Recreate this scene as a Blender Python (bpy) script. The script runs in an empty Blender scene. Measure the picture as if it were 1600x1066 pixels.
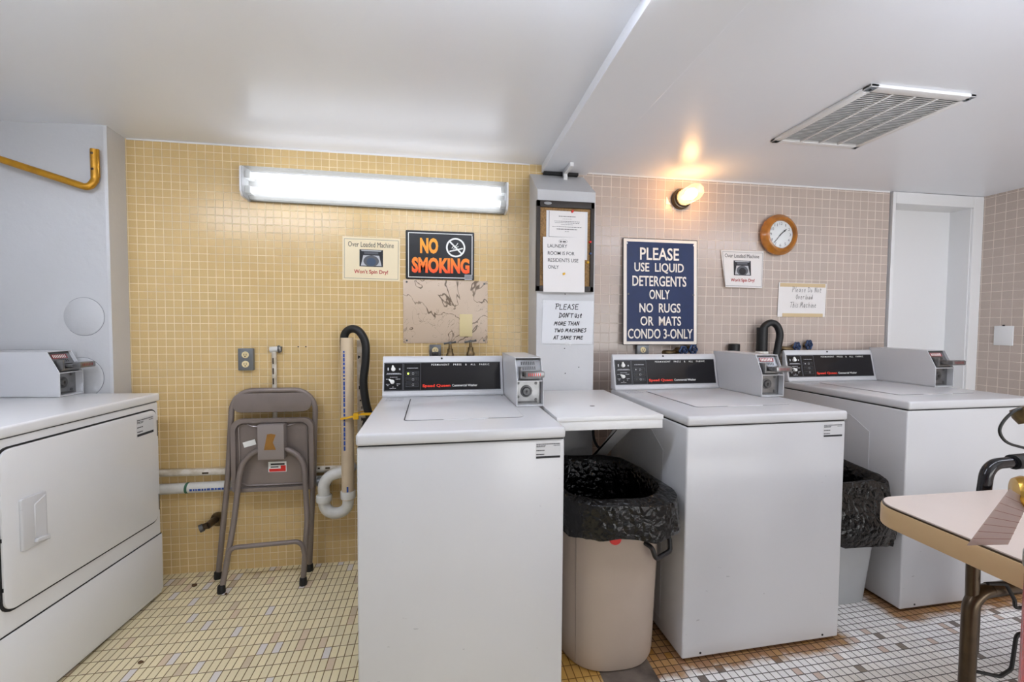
import bpy, bmesh, math, random
from mathutils import Matrix, Vector
R = math.radians
C = bpy.context.scene.collection
scn = bpy.context.scene

# ------------------------------------------------------------------ camera
cam_d = bpy.data.cameras.new('camera'); cam = bpy.data.objects.new('camera', cam_d); C.objects.link(cam)
cam_d.sensor_width = 36.0; cam_d.sensor_fit = 'HORIZONTAL'
cam_d.lens = 36.0 * 674.68 / 1600.0
cam_d.clip_start = 0.02
YAW, PITCH, ROLL, H = 0.1519, 0.0381, 0.0068, 1.2321
def cam_axes():
    cy, sy = math.cos(YAW), math.sin(YAW); cp, sp = math.cos(PITCH), math.sin(PITCH); cr, sr = math.cos(ROLL), math.sin(ROLL)
    F = Vector((sy, cy, 0)); Rr = Vector((cy, -sy, 0)); U = Vector((0, 0, 1))
    F2 = F*cp - U*sp; U2 = U*cp + F*sp
    return Rr*cr + U2*sr, U2*cr - Rr*sr, F2
_r, _u, _f = cam_axes()
cam.matrix_world = Matrix(((_r.x, _u.x, -_f.x, 0), (_r.y, _u.y, -_f.y, 0), (_r.z, _u.z, -_f.z, H), (0, 0, 0, 1)))
scn.camera = cam

# ------------------------------------------------------------------ world, exposure, added fill lamp behind the camera
w = bpy.data.worlds.new('world'); scn.world = w; w.use_nodes = True
w.node_tree.nodes['Background'].inputs[0].default_value = (0.86, 0.92, 1.0, 1)
w.node_tree.nodes['Background'].inputs[1].default_value = 0.9
scn.view_settings.view_transform = 'Standard'; scn.view_settings.look = 'None'
scn.view_settings.gamma = 1.0; scn.view_settings.use_curve_mapping = False
scn.view_settings.exposure = 0.52
def area(name, loc, rot, sx, sy, power, col):
    l = bpy.data.lights.new(name, 'AREA'); l.shape = 'RECTANGLE'; l.size = sx; l.size_y = sy; l.energy = power; l.color = col
    o = bpy.data.objects.new(name, l); C.objects.link(o); o.location = loc; o.rotation_euler = rot
    return o
# added fill lamp at an invented doorway, behind the camera to the right
area('daylight_fill', (2.05, -1.60, .80), (R(118), 0, R(12)), 2.1, 1.4, 30, (1.0, 0.99, 0.965))

# ------------------------------------------------------------------ helpers
def lin(h):
    h = h.lstrip('#'); v = [int(h[i:i+2], 16)/255 for i in (0, 2, 4)]
    return tuple((c/12.92 if c <= .04045 else ((c+.055)/1.055)**2.4) for c in v) + (1,)

class MB:
    def __init__(s): s.v = []; s.f = []; s.m = []; s.M = Matrix.Identity(4); s.mi = 0
    def add(s, vs, fs, mi=None):
        b = len(s.v); s.v += [tuple(s.M @ Vector(p)) for p in vs]; s.f += [tuple(i+b for i in f) for f in fs]
        s.m += [s.mi if mi is None else mi]*len(fs); return s
    def addbm(s, bm, mi=None):
        bm.verts.index_update()
        s.add([v.co[:] for v in bm.verts], [[v.index for v in f.verts] for f in bm.faces], mi); bm.free(); return s
    def box(s, x0, x1, y0, y1, z0, z1, bev=0, seg=2, mi=None):
        bm = bmesh.new()
        bmesh.ops.create_cube(bm, size=1.0)
        for v in bm.verts:
            v.co = Vector(((x0+x1)/2 + v.co.x*(x1-x0), (y0+y1)/2 + v.co.y*(y1-y0), (z0+z1)/2 + v.co.z*(z1-z0)))
        if bev > 0: bmesh.ops.bevel(bm, geom=bm.edges[:], offset=bev, segments=seg, profile=.5, affect='EDGES', clamp_overlap=True)
        return s.addbm(bm, mi)
    def prism(s, poly, ax, a, b, bev=0, seg=2, mi=None):
        f = {'x': lambda p, t: (t, p[0], p[1]), 'y': lambda p, t: (p[0], t, p[1]), 'z': lambda p, t: (p[0], p[1], t)}[ax]
        bm = bmesh.new(); A = [bm.verts.new(f(p, a)) for p in poly]; B = [bm.verts.new(f(p, b)) for p in poly]
        n = len(poly); bm.faces.new(A[::-1]); bm.faces.new(B)
        for i in range(n): bm.faces.new((A[i], A[(i+1) % n], B[(i+1) % n], B[i]))
        bmesh.ops.recalc_face_normals(bm, faces=bm.faces[:])
        if bev > 0:
            es = [e for e in bm.edges if abs(e.calc_face_angle(0)) > .5]
            bmesh.ops.bevel(bm, geom=es, offset=bev, segments=seg, profile=.5, affect='EDGES', clamp_overlap=True)
        return s.addbm(bm, mi)
    def tube(s, pts, r, n=12, cap=True, closed=False, mi=None, flat=None):
        P = [Vector(p) for p in pts]; N = len(P); rs = r if isinstance(r, (list, tuple)) else [r]*N
        T = []
        for i in range(N):
            if closed: t = P[(i+1) % N] - P[i-1]
            else: t = P[min(i+1, N-1)] - P[max(i-1, 0)]
            T.append(t.normalized())
        up = Vector((0, 0, 1)) if abs(T[0].z) < .9 else Vector((1, 0, 0))
        nx = T[0].cross(up).normalized(); vs = []; fs = []
        for i in range(N):
            if i: nx = (nx - T[i]*nx.dot(T[i])).normalized()
            ny = T[i].cross(nx)
            for k in range(n):
                a = 2*math.pi*k/n; sq = flat if flat else 1.0
                vs.append(P[i] + nx*math.cos(a)*rs[i] + ny*math.sin(a)*rs[i]*sq)
        for i in range(N if closed else N-1):
            j = (i+1) % N
            for k in range(n): fs.append((i*n+k, i*n+(k+1) % n, j*n+(k+1) % n, j*n+k))
        if cap and not closed: fs += [tuple(range(n))[::-1], tuple(range((N-1)*n, N*n))]
        return s.add(vs, fs, mi)
    def cyl(s, p, q, r, n=20, mi=None): return s.tube([p, q], r, n, mi=mi)
    def lathe(s, prof, org=(0, 0, 0), ax='z', n=32, mi=None, sx=1., sy=1., cap=True):
        vs = []; fs = []; o = Vector(org)
        for (r, z) in prof:
            for k in range(n):
                a = 2*math.pi*k/n; c, q = r*math.cos(a)*sx, r*math.sin(a)*sy
                vs.append(o + Vector({'z': (c, q, z), 'y': (c, z, q), 'x': (z, c, q)}[ax]))
        m = len(prof)
        for i in range(m-1):
            for k in range(n): fs.append((i*n+k, i*n+(k+1) % n, (i+1)*n+(k+1) % n, (i+1)*n+k))
        if cap and prof[0][0] > 1e-6: fs.append(tuple(range(n)))
        if cap and prof[-1][0] > 1e-6: fs.append(tuple(range((m-1)*n, m*n)))
        return s.add(vs, fs, mi)
    def poly(s, pts, mi=None): return s.add(pts, [tuple(range(len(pts)))], mi)
    def rect(s, x0, x1, z0, z1, y, mi=None): return s.poly([(x0, y, z0), (x1, y, z0), (x1, y, z1), (x0, y, z1)], mi)
    def disc(s, cx, cz, r, y, n=24, mi=None, rz=None):
        rz = rz or r; return s.poly([(cx+r*math.cos(2*math.pi*k/n), y, cz+rz*math.sin(2*math.pi*k/n)) for k in range(n)], mi)
    def ring(s, cx, cz, r0, r1, y, n=32, mi=None, a0=0, a1=2*math.pi, k=1.0):
        vs = []; fs = []
        for i in range(n+1):
            a = a0+(a1-a0)*i/n
            vs += [(cx+r0*math.cos(a), y, cz+r0*k*math.sin(a)), (cx+r1*math.cos(a), y, cz+r1*k*math.sin(a))]
        for i in range(n): fs.append((2*i, 2*i+1, 2*i+3, 2*i+2))
        return s.add(vs, fs, mi)
    def frame(s, x0, x1, z0, z1, t, y, mi=None):
        s.rect(x0, x1, z0, z0+t, y, mi); s.rect(x0, x1, z1-t, z1, y, mi); s.rect(x0, x0+t, z0+t, z1-t, y, mi); return s.rect(x1-t, x1, z0+t, z1-t, y, mi)
    def stroke(s, pts, wd, y, mi=None):     # flat ribbon in the xz plane
        for (a, b) in zip(pts[:-1], pts[1:]):
            d = Vector((b[0]-a[0], b[1]-a[1]))
            if d.length < 1e-7: continue
            d.normalize(); nx, nz = -d.y*wd/2, d.x*wd/2; e = d*wd*.35
            s.poly([(a[0]-e.x+nx, y, a[1]-e.y+nz), (a[0]-e.x-nx, y, a[1]-e.y-nz), (b[0]+e.x-nx, y, b[1]+e.y-nz), (b[0]+e.x+nx, y, b[1]+e.y+nz)], mi)
        return s
    def text(s, body, x0, x1, z0, z1, y, off=0.0, shear=0.0, spacing=1.0, mi=None, extr=0.0):
        cu = bpy.data.curves.new('t', 'FONT'); cu.body = body; cu.size = 1.0; cu.offset = off; cu.shear = shear; cu.space_character = spacing
        cu.resolution_u = 3; cu.fill_mode = 'FRONT' if extr == 0 else 'BOTH'; cu.extrude = 0.0
        ob = bpy.data.objects.new('t', cu); C.objects.link(ob)
        dg = bpy.context.evaluated_depsgraph_get(); dg.update()
        me = bpy.data.meshes.new_from_object(ob.evaluated_get(dg))
        vs = [v.co.copy() for v in me.vertices]; fs = [tuple(p.vertices) for p in me.polygons]
        bpy.data.objects.remove(ob); bpy.data.curves.remove(cu); bpy.data.meshes.remove(me)
        ax, bx = min(v.x for v in vs), max(v.x for v in vs); az, bz = min(v.y for v in vs), max(v.y for v in vs)
        kx = (x1-x0)/(bx-ax); kz = (z1-z0)/(bz-az)
        vs = [(x0+(v.x-ax)*kx, y, z0+(v.y-az)*kz) for v in vs]
        if extr: 
            n = len(vs); ed = {}
            for f in fs:
                for i in range(len(f)):
                    a, b = f[i], f[(i+1) % len(f)]; ed[(a, b)] = 1
            side = [(a, b, b+n, a+n) for (a, b) in ed if (b, a) not in ed]
            vs = vs + [(p[0], y+extr, p[2]) for p in vs]; fs = fs + side
        return s.add(vs, fs, mi)
    def build(s, name, mat=None, parent=None, loc=None, smooth=40, rot=None):
        me = bpy.data.meshes.new(name); me.from_pydata(s.v, [], s.f)
        for m in (mat if isinstance(mat, (list, tuple)) else [mat]): me.materials.append(m)
        for p, mi in zip(me.polygons, s.m): p.material_index = mi; p.use_smooth = smooth > 0
        if smooth > 0: me.set_sharp_from_angle(angle=R(smooth))
        me.update()
        o = bpy.data.objects.new(name, me); C.objects.link(o)
        if parent: o.parent = parent
        if loc: o.location = loc
        if rot: o.rotation_euler = rot
        return o

def fillet(pts, r, n=6, closed=False):
    P = [Vector(p) for p in pts]; out = []; N = len(P)
    for i in range(N):
        if not closed and i in (0, N-1): out.append(P[i]); continue
        a, b, c = P[i-1], P[i], P[(i+1) % N]; u = (a-b); v = (c-b); rr = r[i] if isinstance(r, (list, tuple)) else r
        ang = u.angle(v)
        if rr <= 0 or ang > 3.1: out.append(b); continue
        d = min(rr/math.tan(ang/2), u.length*.49, v.length*.49); rr = d*math.tan(ang/2)
        u.normalize(); v.normalize(); ce = b + (u+v).normalized()*(rr/math.sin(ang/2))
        s, e = b+u*d-ce, b+v*d-ce; th = s.angle(e)
        for k in range(n+1):
            t = k/n; out.append(ce + (s*math.sin((1-t)*th)+e*math.sin(t*th))/math.sin(th))
    return out
def rrect(x0, x1, z0, z1, r, n=5):
    rr = r if isinstance(r, (list, tuple)) else [r]*4; o = []
    for (cx, cz, a0, q) in ((x1, z0, -90, rr[0]), (x1, z1, 0, rr[1]), (x0, z1, 90, rr[2]), (x0, z0, 180, rr[3])):
        cx += -q if cx == x1 else q; cz += q if cz == z0 else -q
        for k in range(n+1):
            a = R(a0+90*k/n); o.append((cx+q*math.cos(a), cz+q*math.sin(a)))
    return o
def bez(p0, p1, p2, p3, n=12):
    P = [Vector(p) for p in (p0, p1, p2, p3)]
    return [P[0]*(1-t)**3+P[1]*3*t*(1-t)**2+P[2]*3*t*t*(1-t)+P[3]*t**3 for t in [k/n for k in range(n+1)]]
def spline(pts, n=8):
    P = [Vector(p) for p in pts]; P = [P[0]*2-P[1]] + P + [P[-1]*2-P[-2]]; o = []
    for i in range(1, len(P)-2):
        for k in range(n):
            t = k/n; a, b, c, d = P[i-1:i+3]
            o.append(.5*((2*b)+(c-a)*t+(2*a-5*b+4*c-d)*t*t+(3*b-a-3*c+d)*t**3))
    o.append(P[-2]); return o
def tag(o, label, cat, group=None):
    o['label'] = label; o['category'] = cat
    if group: o['group'] = group
    return o
def thing(name, label, cat, loc=(0, 0, 0), rz=0, group=None):
    o = bpy.data.objects.new(name, None); C.objects.link(o); o.empty_display_size = .05
    o.location = loc; o.rotation_euler = (0, 0, rz); return tag(o, label, cat, group)
def struct(o): o['kind'] = 'structure'; return o

# ------------------------------------------------------------------ materials
def newmat(name):
    m = bpy.data.materials.new(name); m.use_nodes = True; return m, m.node_tree.nodes, m.node_tree.links, m.node_tree.nodes['Principled BSDF']
def mat(name, col, rough=.5, metal=0., bump=0., bscale=60., var=0., vscale=4., spec=.5, coat=0., col2=None):
    m, N, L, B = newmat(name); c = lin(col) if isinstance(col, str) else col
    B.inputs['Base Color'].default_value = c; B.inputs['Roughness'].default_value = rough; B.inputs['Metallic'].default_value = metal
    B.inputs['Specular IOR Level'].default_value = spec; B.inputs['Coat Weight'].default_value = coat
    tc = None
    if var or bump: tc = N.new('ShaderNodeTexCoord')
    if var:
        n = N.new('ShaderNodeTexNoise'); n.inputs['Scale'].default_value = vscale; n.inputs['Detail'].default_value = 5
        L.new(tc.outputs['Object'], n.inputs['Vector']); mx = N.new('ShaderNodeMix'); mx.data_type = 'RGBA'
        d = lin(col2) if col2 else tuple(x*(1-var) for x in c[:3])+(1,)
        mx.inputs[6].default_value = c; mx.inputs[7].default_value = d
        rp = N.new('ShaderNodeMapRange'); rp.inputs[1].default_value = .4; rp.inputs[2].default_value = .7
        L.new(n.outputs[0], rp.inputs[0]); L.new(rp.outputs[0], mx.inputs[0]); L.new(mx.outputs[2], B.inputs['Base Color'])
    if bump:
        n = N.new('ShaderNodeTexNoise'); n.inputs['Scale'].default_value = bscale; n.inputs['Detail'].default_value = 4
        L.new(tc.outputs['Object'], n.inputs['Vector']); b = N.new('ShaderNodeBump'); b.inputs['Strength'].default_value = bump; b.inputs['Distance'].default_value = .004
        L.new(n.outputs[0], b.inputs['Height']); L.new(b.outputs[0], B.inputs['Normal'])
    return m
def emis(name, col, s):
    m, N, L, B = newmat(name); B.inputs['Base Color'].default_value = lin(col); B.inputs['Emission Color'].default_value = lin(col); B.inputs['Emission Strength'].default_value = s
    return m
class G:      # tiny math-node graph
    def __init__(s, m): s.N = m.node_tree.nodes; s.L = m.node_tree.links
    def put(s, a, sock):
        if hasattr(a, 'links') or hasattr(a, 'is_linked'): s.L.new(a, sock)
        else: sock.default_value = a
    def m(s, op, a, b=0., c=None):
        n = s.N.new('ShaderNodeMath'); n.operation = op; s.put(a, n.inputs[0]); s.put(b, n.inputs[1])
        if c is not None: s.put(c, n.inputs[2])
        return n.outputs[0]
    def mix(s, f, a, b):
        n = s.N.new('ShaderNodeMix'); n.data_type = 'RGBA'; s.put(f, n.inputs[0]); s.put(a, n.inputs[6]); s.put(b, n.inputs[7]); return n.outputs[2]
    def step(s, v, lo, hi):
        n = s.N.new('ShaderNodeMapRange'); n.interpolation_type = 'SMOOTHSTEP'; s.put(v, n.inputs[0]); n.inputs[1].default_value = lo; n.inputs[2].default_value = hi; return n.outputs[0]
    def noise(s, vec, scale, detail=3.):
        n = s.N.new('ShaderNodeTexNoise'); n.inputs['Scale'].default_value = scale; n.inputs['Detail'].default_value = detail; s.L.new(vec, n.inputs['Vector']); return n.outputs[0]
def tiles(name, ax, size, org, grout_w, col, grout, var=.06, rough=.3, bump=.5, accents=(), rot=0., gnoise=.0, stain=None, blotch=None, grough=.8, wave=0.):
    m, N, L, B = newmat(name); g = G(m)
    tc = N.new('ShaderNodeTexCoord'); mp = N.new('ShaderNodeMapping'); mp.inputs['Rotation'].default_value = (0, 0, R(rot)); L.new(tc.outputs['Object'], mp.inputs[0])
    sp = N.new('ShaderNodeSeparateXYZ'); L.new(mp.outputs[0], sp.inputs[0])
    d = []; cell = []
    for a, sz, o in zip(ax, size, org):
        q = g.m('DIVIDE', g.m('SUBTRACT', sp.outputs['xyz'.index(a)], o), sz); fl = g.m('FLOOR', q); fr = g.m('SUBTRACT', q, fl)
        cell.append(fl); d.append(g.m('MULTIPLY', g.m('MINIMUM', fr, g.m('SUBTRACT', 1., fr)), sz))
    dist = g.m('MINIMUM', d[0], d[1]); mask = g.step(dist, grout_w*.32, grout_w*.68)     # 1 on the tile
    cv = N.new('ShaderNodeCombineXYZ'); L.new(cell[0], cv.inputs[0]); L.new(cell[1], cv.inputs[1])
    wn = N.new('ShaderNodeTexWhiteNoise'); wn.noise_dimensions = '2D'; L.new(cv.outputs[0], wn.inputs['Vector'])
    rnd = wn.outputs['Value']
    c = lin(col); k1 = tuple(min(1, x*(1+var)) for x in c[:3])+(1,); k0 = tuple(x*(1-var) for x in c[:3])+(1,)
    colr = g.mix(rnd, k0, k1)
    wn2 = N.new('ShaderNodeTexWhiteNoise'); wn2.noise_dimensions = '3D'; cv2 = N.new('ShaderNodeCombineXYZ'); L.new(cell[0], cv2.inputs[0]); L.new(cell[1], cv2.inputs[1]); cv2.inputs[2].default_value = 7.3; L.new(cv2.outputs[0], wn2.inputs['Vector'])
    lo = 0.
    for pr, ac in accents:
        hit = g.m('MULTIPLY', g.m('GREATER_THAN', wn2.outputs['Value'], lo), g.m('LESS_THAN', wn2.outputs['Value'], lo+pr)); lo += pr
        colr = g.mix(hit, colr, lin(ac))
    obj = tc.outputs['Object']
    sp0 = N.new('ShaderNodeSeparateXYZ'); L.new(obj, sp0.inputs[0])
    fine = g.noise(obj, 160., 2.)
    colr = g.mix(g.m('MULTIPLY', g.m('SUBTRACT', fine, .35), .35), colr, tuple(x*.72 for x in c[:3])+(1,))
    if blotch:
        b = g.step(g.noise(obj, blotch[1], 4.), .5, .75); colr = g.mix(g.m('MULTIPLY', b, blotch[2]), colr, lin(blotch[0]))
    gcol = lin(grout)
    gg = g.mix(g.step(g.noise(obj, 9., 3.), .35, .65), gcol, tuple(x*(1-gnoise) for x in gcol[:3])+(1,))
    out = g.mix(mask, gg, colr)
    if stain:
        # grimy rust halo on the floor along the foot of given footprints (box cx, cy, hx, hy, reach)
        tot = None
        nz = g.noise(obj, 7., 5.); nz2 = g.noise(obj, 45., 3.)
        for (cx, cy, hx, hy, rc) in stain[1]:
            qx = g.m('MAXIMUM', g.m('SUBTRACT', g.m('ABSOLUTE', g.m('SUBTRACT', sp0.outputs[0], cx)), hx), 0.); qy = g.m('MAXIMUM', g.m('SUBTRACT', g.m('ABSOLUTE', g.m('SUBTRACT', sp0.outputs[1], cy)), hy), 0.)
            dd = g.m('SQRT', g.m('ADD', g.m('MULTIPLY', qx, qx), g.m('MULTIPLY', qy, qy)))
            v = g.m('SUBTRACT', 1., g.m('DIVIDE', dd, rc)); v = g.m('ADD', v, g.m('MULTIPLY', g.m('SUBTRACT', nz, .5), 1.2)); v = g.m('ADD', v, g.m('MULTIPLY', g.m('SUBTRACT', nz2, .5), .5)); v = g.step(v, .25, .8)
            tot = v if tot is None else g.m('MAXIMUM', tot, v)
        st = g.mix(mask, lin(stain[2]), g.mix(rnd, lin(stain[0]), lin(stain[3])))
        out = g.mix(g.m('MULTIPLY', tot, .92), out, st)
    L.new(out, B.inputs['Base Color'])
    ro = g.m('ADD', g.m('MULTIPLY', mask, rough-grough), grough); L.new(ro, B.inputs['Roughness'])
    bp = N.new('ShaderNodeBump'); bp.inputs['Strength'].default_value = bump; bp.inputs['Distance'].default_value = .0016
    hh = g.m('ADD', mask, g.m('MULTIPLY', rnd, wave)); hh = g.m('ADD', hh, g.m('MULTIPLY', g.noise(obj, 22., 2.), wave*1.6)); L.new(hh, bp.inputs['Height']); L.new(bp.outputs[0], B.inputs['Normal'])
    return m
M = {}
M['appl'] = mat('appliance_white_enamel', '#cfcfd1', .24, spec=.5, var=.05, vscale=1.5)
M['dryer'] = mat('dryer_white_enamel', '#e2e2e3', .26, var=.04, vscale=1.5)
M['appl2'] = mat('appliance_white_panel', '#cdcdcf', .3, spec=.5)
M['paint'] = mat('white_wall_paint', '#c6c6c7', .4, bump=.35, bscale=35, var=.05, vscale=2.)
M['wood_paint'] = mat('white_gloss_paint', '#e4e4e4', .32, bump=.15, bscale=30)
M['ceil'] = mat('ceiling_semigloss_paint', '#ebeef4', .3, bump=.16, bscale=14, var=.03, vscale=1.2, spec=.55)
M['fixt'] = mat('darkened_fixture_enamel', '#94928c', .5)  # housing darkened so the band between the lit tubes looks dimmer
M['crack'] = mat('edge_crack', '#8e9094', .7)
M['gap'] = mat('dark_seam', '#1b1b1d', .7)
M['black'] = mat('black_plastic', '#141416', .4)
M['rubber'] = mat('black_rubber', '#101113', .5, bump=.1, bscale=90)
M['gloss_black'] = mat('black_glossy_panel', '#17161a', .12, spec=.5)
M['dgrey'] = mat('dark_grey_print', '#54565c', .5)
M['lgrey'] = mat('light_grey_print', '#b9babd', .5)
M['steel'] = mat('steel', '#8f8f90', .32, .85, var=.25, vscale=30)
M['dsteel'] = mat('dull_steel', '#6a6a6b', .42, .6, var=.35, vscale=40)
M['chrome'] = mat('chrome', '#d8d8d8', .14, 1.)
M['brass'] = mat('brass', '#c39a4c', .25, 1., var=.25, vscale=20)
M['oldbrass'] = mat('old_brass', '#7d6a4c', .38, .85, var=.5, vscale=50)
M['gold'] = mat('gold_paint', '#c08a1e', .3, .45, var=.3, vscale=25)
M['red'] = mat('red_print', '#d5241d', .45)
M['darkred'] = mat('dark_red_print', '#8d2a30', .5)
M['redbright'] = mat('red_lettering', '#f23a22', .4)
M['white'] = mat('white_print', '#f2f2ee', .5)
M['paper'] = mat('white_paper', '#e3dfdc', .75, bump=.1, bscale=18)
M['paper_w'] = mat('cool_white_paper', '#dadbdd', .7, bump=.12, bscale=15)
M['cream'] = mat('cream_paper', '#ecdcb8', .5)
M['ink'] = mat('black_ink', '#26262a', .7)
M['pencil'] = mat('grey_ink', '#6a6765', .7)
M['redink'] = mat('red_ink', '#b0222a', .6)
M['signblk'] = mat('sign_black', '#171719', .35, spec=.4)
M['signblue'] = mat('sign_blue', '#0b2452', .4, var=.12, vscale=30, spec=.35)
M['signcream'] = mat('sign_letters', '#f0e6da', .4, bump=.15, bscale=80)
M['pvc'] = mat('pvc_beige', '#d8c3a4', .38, var=.12, vscale=6)
M['pvcw'] = mat('pvc_white', '#dcdad4', .35, var=.15, vscale=20)
M['pipew'] = mat('painted_pipe', '#d9d2c6', .4, var=.35, vscale=28, col2='#b9ab92')
M['blueink'] = mat('blue_print', '#2a4c9c', .6)
M['yellow'] = mat('yellow_plastic', '#e6b015', .4)
M['taupe'] = mat('taupe_chair_enamel', '#867a74', .34, .2, var=.12, vscale=9)
M['taupe_l'] = mat('taupe_plate', '#958b87', .4, .15)
M['tape'] = mat('brown_tape', '#9a6b2a', .5, var=.2, vscale=40)
M['wood'] = mat('clock_wood', '#b5711f', .25, var=.4, vscale=18, coat=.4)
M['cork'] = mat('cork', '#9d7a4e', .85, var=.45, vscale=160, bump=.5, bscale=200)
M['dwood'] = mat('dark_board_frame', '#2e2723', .55, var=.2, vscale=20)
M['canbeige'] = mat('taupe_plastic', '#b0a092', .42, var=.06, vscale=5, bump=.06, bscale=40)
M['canline'] = mat('mould_line', '#86796f', .5)
M['cangrey'] = mat('light_grey_plastic', '#b4b7ba', .42, var=.06, vscale=7)
M['canred'] = mat('red_plastic', '#d2322c', .4)
M['table_top'] = mat('beige_laminate', '#d9cac0', .3, var=.05, vscale=5)
M['table_edge'] = mat('tan_table_edge', '#c8a97f', .45, var=.08, vscale=8)
M['legsteel'] = mat('bronze_brown_leg', '#57493a', .28, .75, var=.25, vscale=25)
M['extred'] = mat('extinguisher_red', '#c21c1c', .25, coat=.5)
M['glasswhite'] = mat('clock_dial', '#d9dcda', .18)
M['bluewheel'] = mat('blue_valve_wheel', '#35496e', .3, .5, var=.4, vscale=60)
M['switch'] = mat('ivory_plastic', '#d9c795', .4)
M['outlet_ivory'] = mat('outlet_ivory', '#e6d3a3', .4)
M['greyplate'] = mat('grey_metal_plate', '#787a7c', .4, .5)
M['debris'] = mat('brown_leaf_debris', '#5a4128', .8)
M['stone'] = mat('grey_stone_saddle', '#6d6259', .45, var=.4, vscale=14, bump=.2, bscale=60, col2='#49403a')
M['wallfront'] = M['paint']
M['yellow_wall'] = tiles('yellow_wall_tile', 'xz', (.0375, .0372), (-1.4743, .0), .0034, '#d6b780', '#eed9ac', var=.03, rough=.22, bump=.6, gnoise=.15, wave=.08, blotch=('#c8a56c', 3., .4))
M['pink_wall'] = tiles('pink_wall_tile', 'xz', (.0527, .0535), (.8446, .012), .004, '#bcada2', '#ddd0c4', var=.03, rough=.22, bump=.55, gnoise=.1, wave=.08, blotch=('#cbb3a5', 4., .4))
M['pink_side'] = tiles('pink_side_tile', 'yz', (.0527, .0535), (.01, .012), .004, '#bcada2', '#ddd0c4', var=.03, rough=.24, bump=.6, gnoise=.12, wave=.2)
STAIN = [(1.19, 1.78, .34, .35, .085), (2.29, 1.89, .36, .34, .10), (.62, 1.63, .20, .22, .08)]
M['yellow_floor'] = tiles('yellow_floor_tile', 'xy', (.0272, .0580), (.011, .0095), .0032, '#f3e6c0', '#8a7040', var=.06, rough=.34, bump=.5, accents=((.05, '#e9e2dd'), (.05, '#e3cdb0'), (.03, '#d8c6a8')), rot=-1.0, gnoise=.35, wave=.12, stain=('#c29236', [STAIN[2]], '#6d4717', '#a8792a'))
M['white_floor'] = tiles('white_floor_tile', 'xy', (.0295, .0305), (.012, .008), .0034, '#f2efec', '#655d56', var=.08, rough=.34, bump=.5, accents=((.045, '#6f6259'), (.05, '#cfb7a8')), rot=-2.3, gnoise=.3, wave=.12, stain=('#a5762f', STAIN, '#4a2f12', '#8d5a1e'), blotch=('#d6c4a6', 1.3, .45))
def scuffed(m, col):      # faint grey scuffs in the enamel
    N, L = m.node_tree.nodes, m.node_tree.links; B = N['Principled BSDF']; g = G(m); tc = N.new('ShaderNodeTexCoord'); mp = N.new('ShaderNodeMapping'); mp.inputs['Scale'].default_value = (1, 1, 3.2); L.new(tc.outputs['Object'], mp.inputs[0])
    sp = N.new('ShaderNodeSeparateXYZ'); L.new(tc.outputs['Object'], sp.inputs[0])
    k = g.step(g.noise(mp.outputs[0], 26., 2.), .735, .77); low = g.m('SUBTRACT', 1.05, sp.outputs[2])
    src = B.inputs['Base Color'].links[0].from_socket; L.new(g.mix(g.m('MULTIPLY', g.m('MULTIPLY', k, low), .6), src, lin(col)), B.inputs['Base Color'])
scuffed(M['appl'], '#8d8d90')
# bag: shiny crinkled black film
def bagmat():
    m, N, L, B = newmat('black_bin_liner'); B.inputs['Base Color'].default_value = lin('#070607'); B.inputs['Roughness'].default_value = .15; B.inputs['Specular IOR Level'].default_value = .45
    tc = N.new('ShaderNodeTexCoord'); g = G(m)
    n1 = g.noise(tc.outputs['Object'], 26., 5.); v = N.new('ShaderNodeTexVoronoi'); v.inputs['Scale'].default_value = 34.; v.feature = 'DISTANCE_TO_EDGE'; L.new(tc.outputs['Object'], v.inputs['Vector'])
    h = g.m('ADD', n1, g.m('MULTIPLY', v.outputs['Distance'], .7)); bp = N.new('ShaderNodeBump'); bp.inputs['Strength'].default_value = .8; bp.inputs['Distance'].default_value = .012
    L.new(h, bp.inputs['Height']); L.new(bp.outputs[0], B.inputs['Normal']); return m
M['bag'] = bagmat()
def marblemat():
    m, N, L, B = newmat('marbled_panel'); g = G(m); tc = N.new('ShaderNodeTexCoord'); o = tc.outputs['Object']
    n = N.new('ShaderNodeTexNoise'); n.inputs['Scale'].default_value = 5.; n.inputs['Detail'].default_value = 4.; n.inputs['Distortion'].default_value = .6; L.new(o, n.inputs['Vector'])
    a = g.m('ABSOLUTE', g.m('SUBTRACT', n.outputs[0], .5)); vein = g.m('SUBTRACT', 1., g.step(a, .003, .012))
    br = g.step(g.noise(o, 7., 2.), .28, .48); vein = g.m('MULTIPLY', vein, br)
    n2 = N.new('ShaderNodeTexNoise'); n2.inputs['Scale'].default_value = 11.; n2.inputs['Detail'].default_value = 3.; n2.inputs['Distortion'].default_value = 1.5; L.new(o, n2.inputs['Vector'])
    a2 = g.m('ABSOLUTE', g.m('SUBTRACT', n2.outputs[0], .52)); v2 = g.m('MULTIPLY', g.m('SUBTRACT', 1., g.step(a2, .001, .006)), g.step(g.noise(o, 4., 2.), .40, .55))
    c = g.mix(g.m('MAXIMUM', vein, g.m('MULTIPLY', v2, .7)), lin('#cdb79f'), lin('#6d5a47')); L.new(c, B.inputs['Base Color']); B.inputs['Roughness'].default_value = .35
    return m
M['marble'] = marblemat()
def orangemat(name, z0, z1, c0, c1):     # screen print that fades from one ink to the other
    m, N, L, B = newmat(name); g = G(m); tc = N.new('ShaderNodeTexCoord'); sp = N.new('ShaderNodeSeparateXYZ'); L.new(tc.outputs['Object'], sp.inputs[0])
    mr = N.new('ShaderNodeMapRange'); mr.inputs[1].default_value = z0; mr.inputs[2].default_value = z1; L.new(sp.outputs[2], mr.inputs[0])
    L.new(g.mix(mr.outputs[0], lin(c0), lin(c1)), B.inputs['Base Color']); B.inputs['Roughness'].default_value = .4; return m
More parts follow.
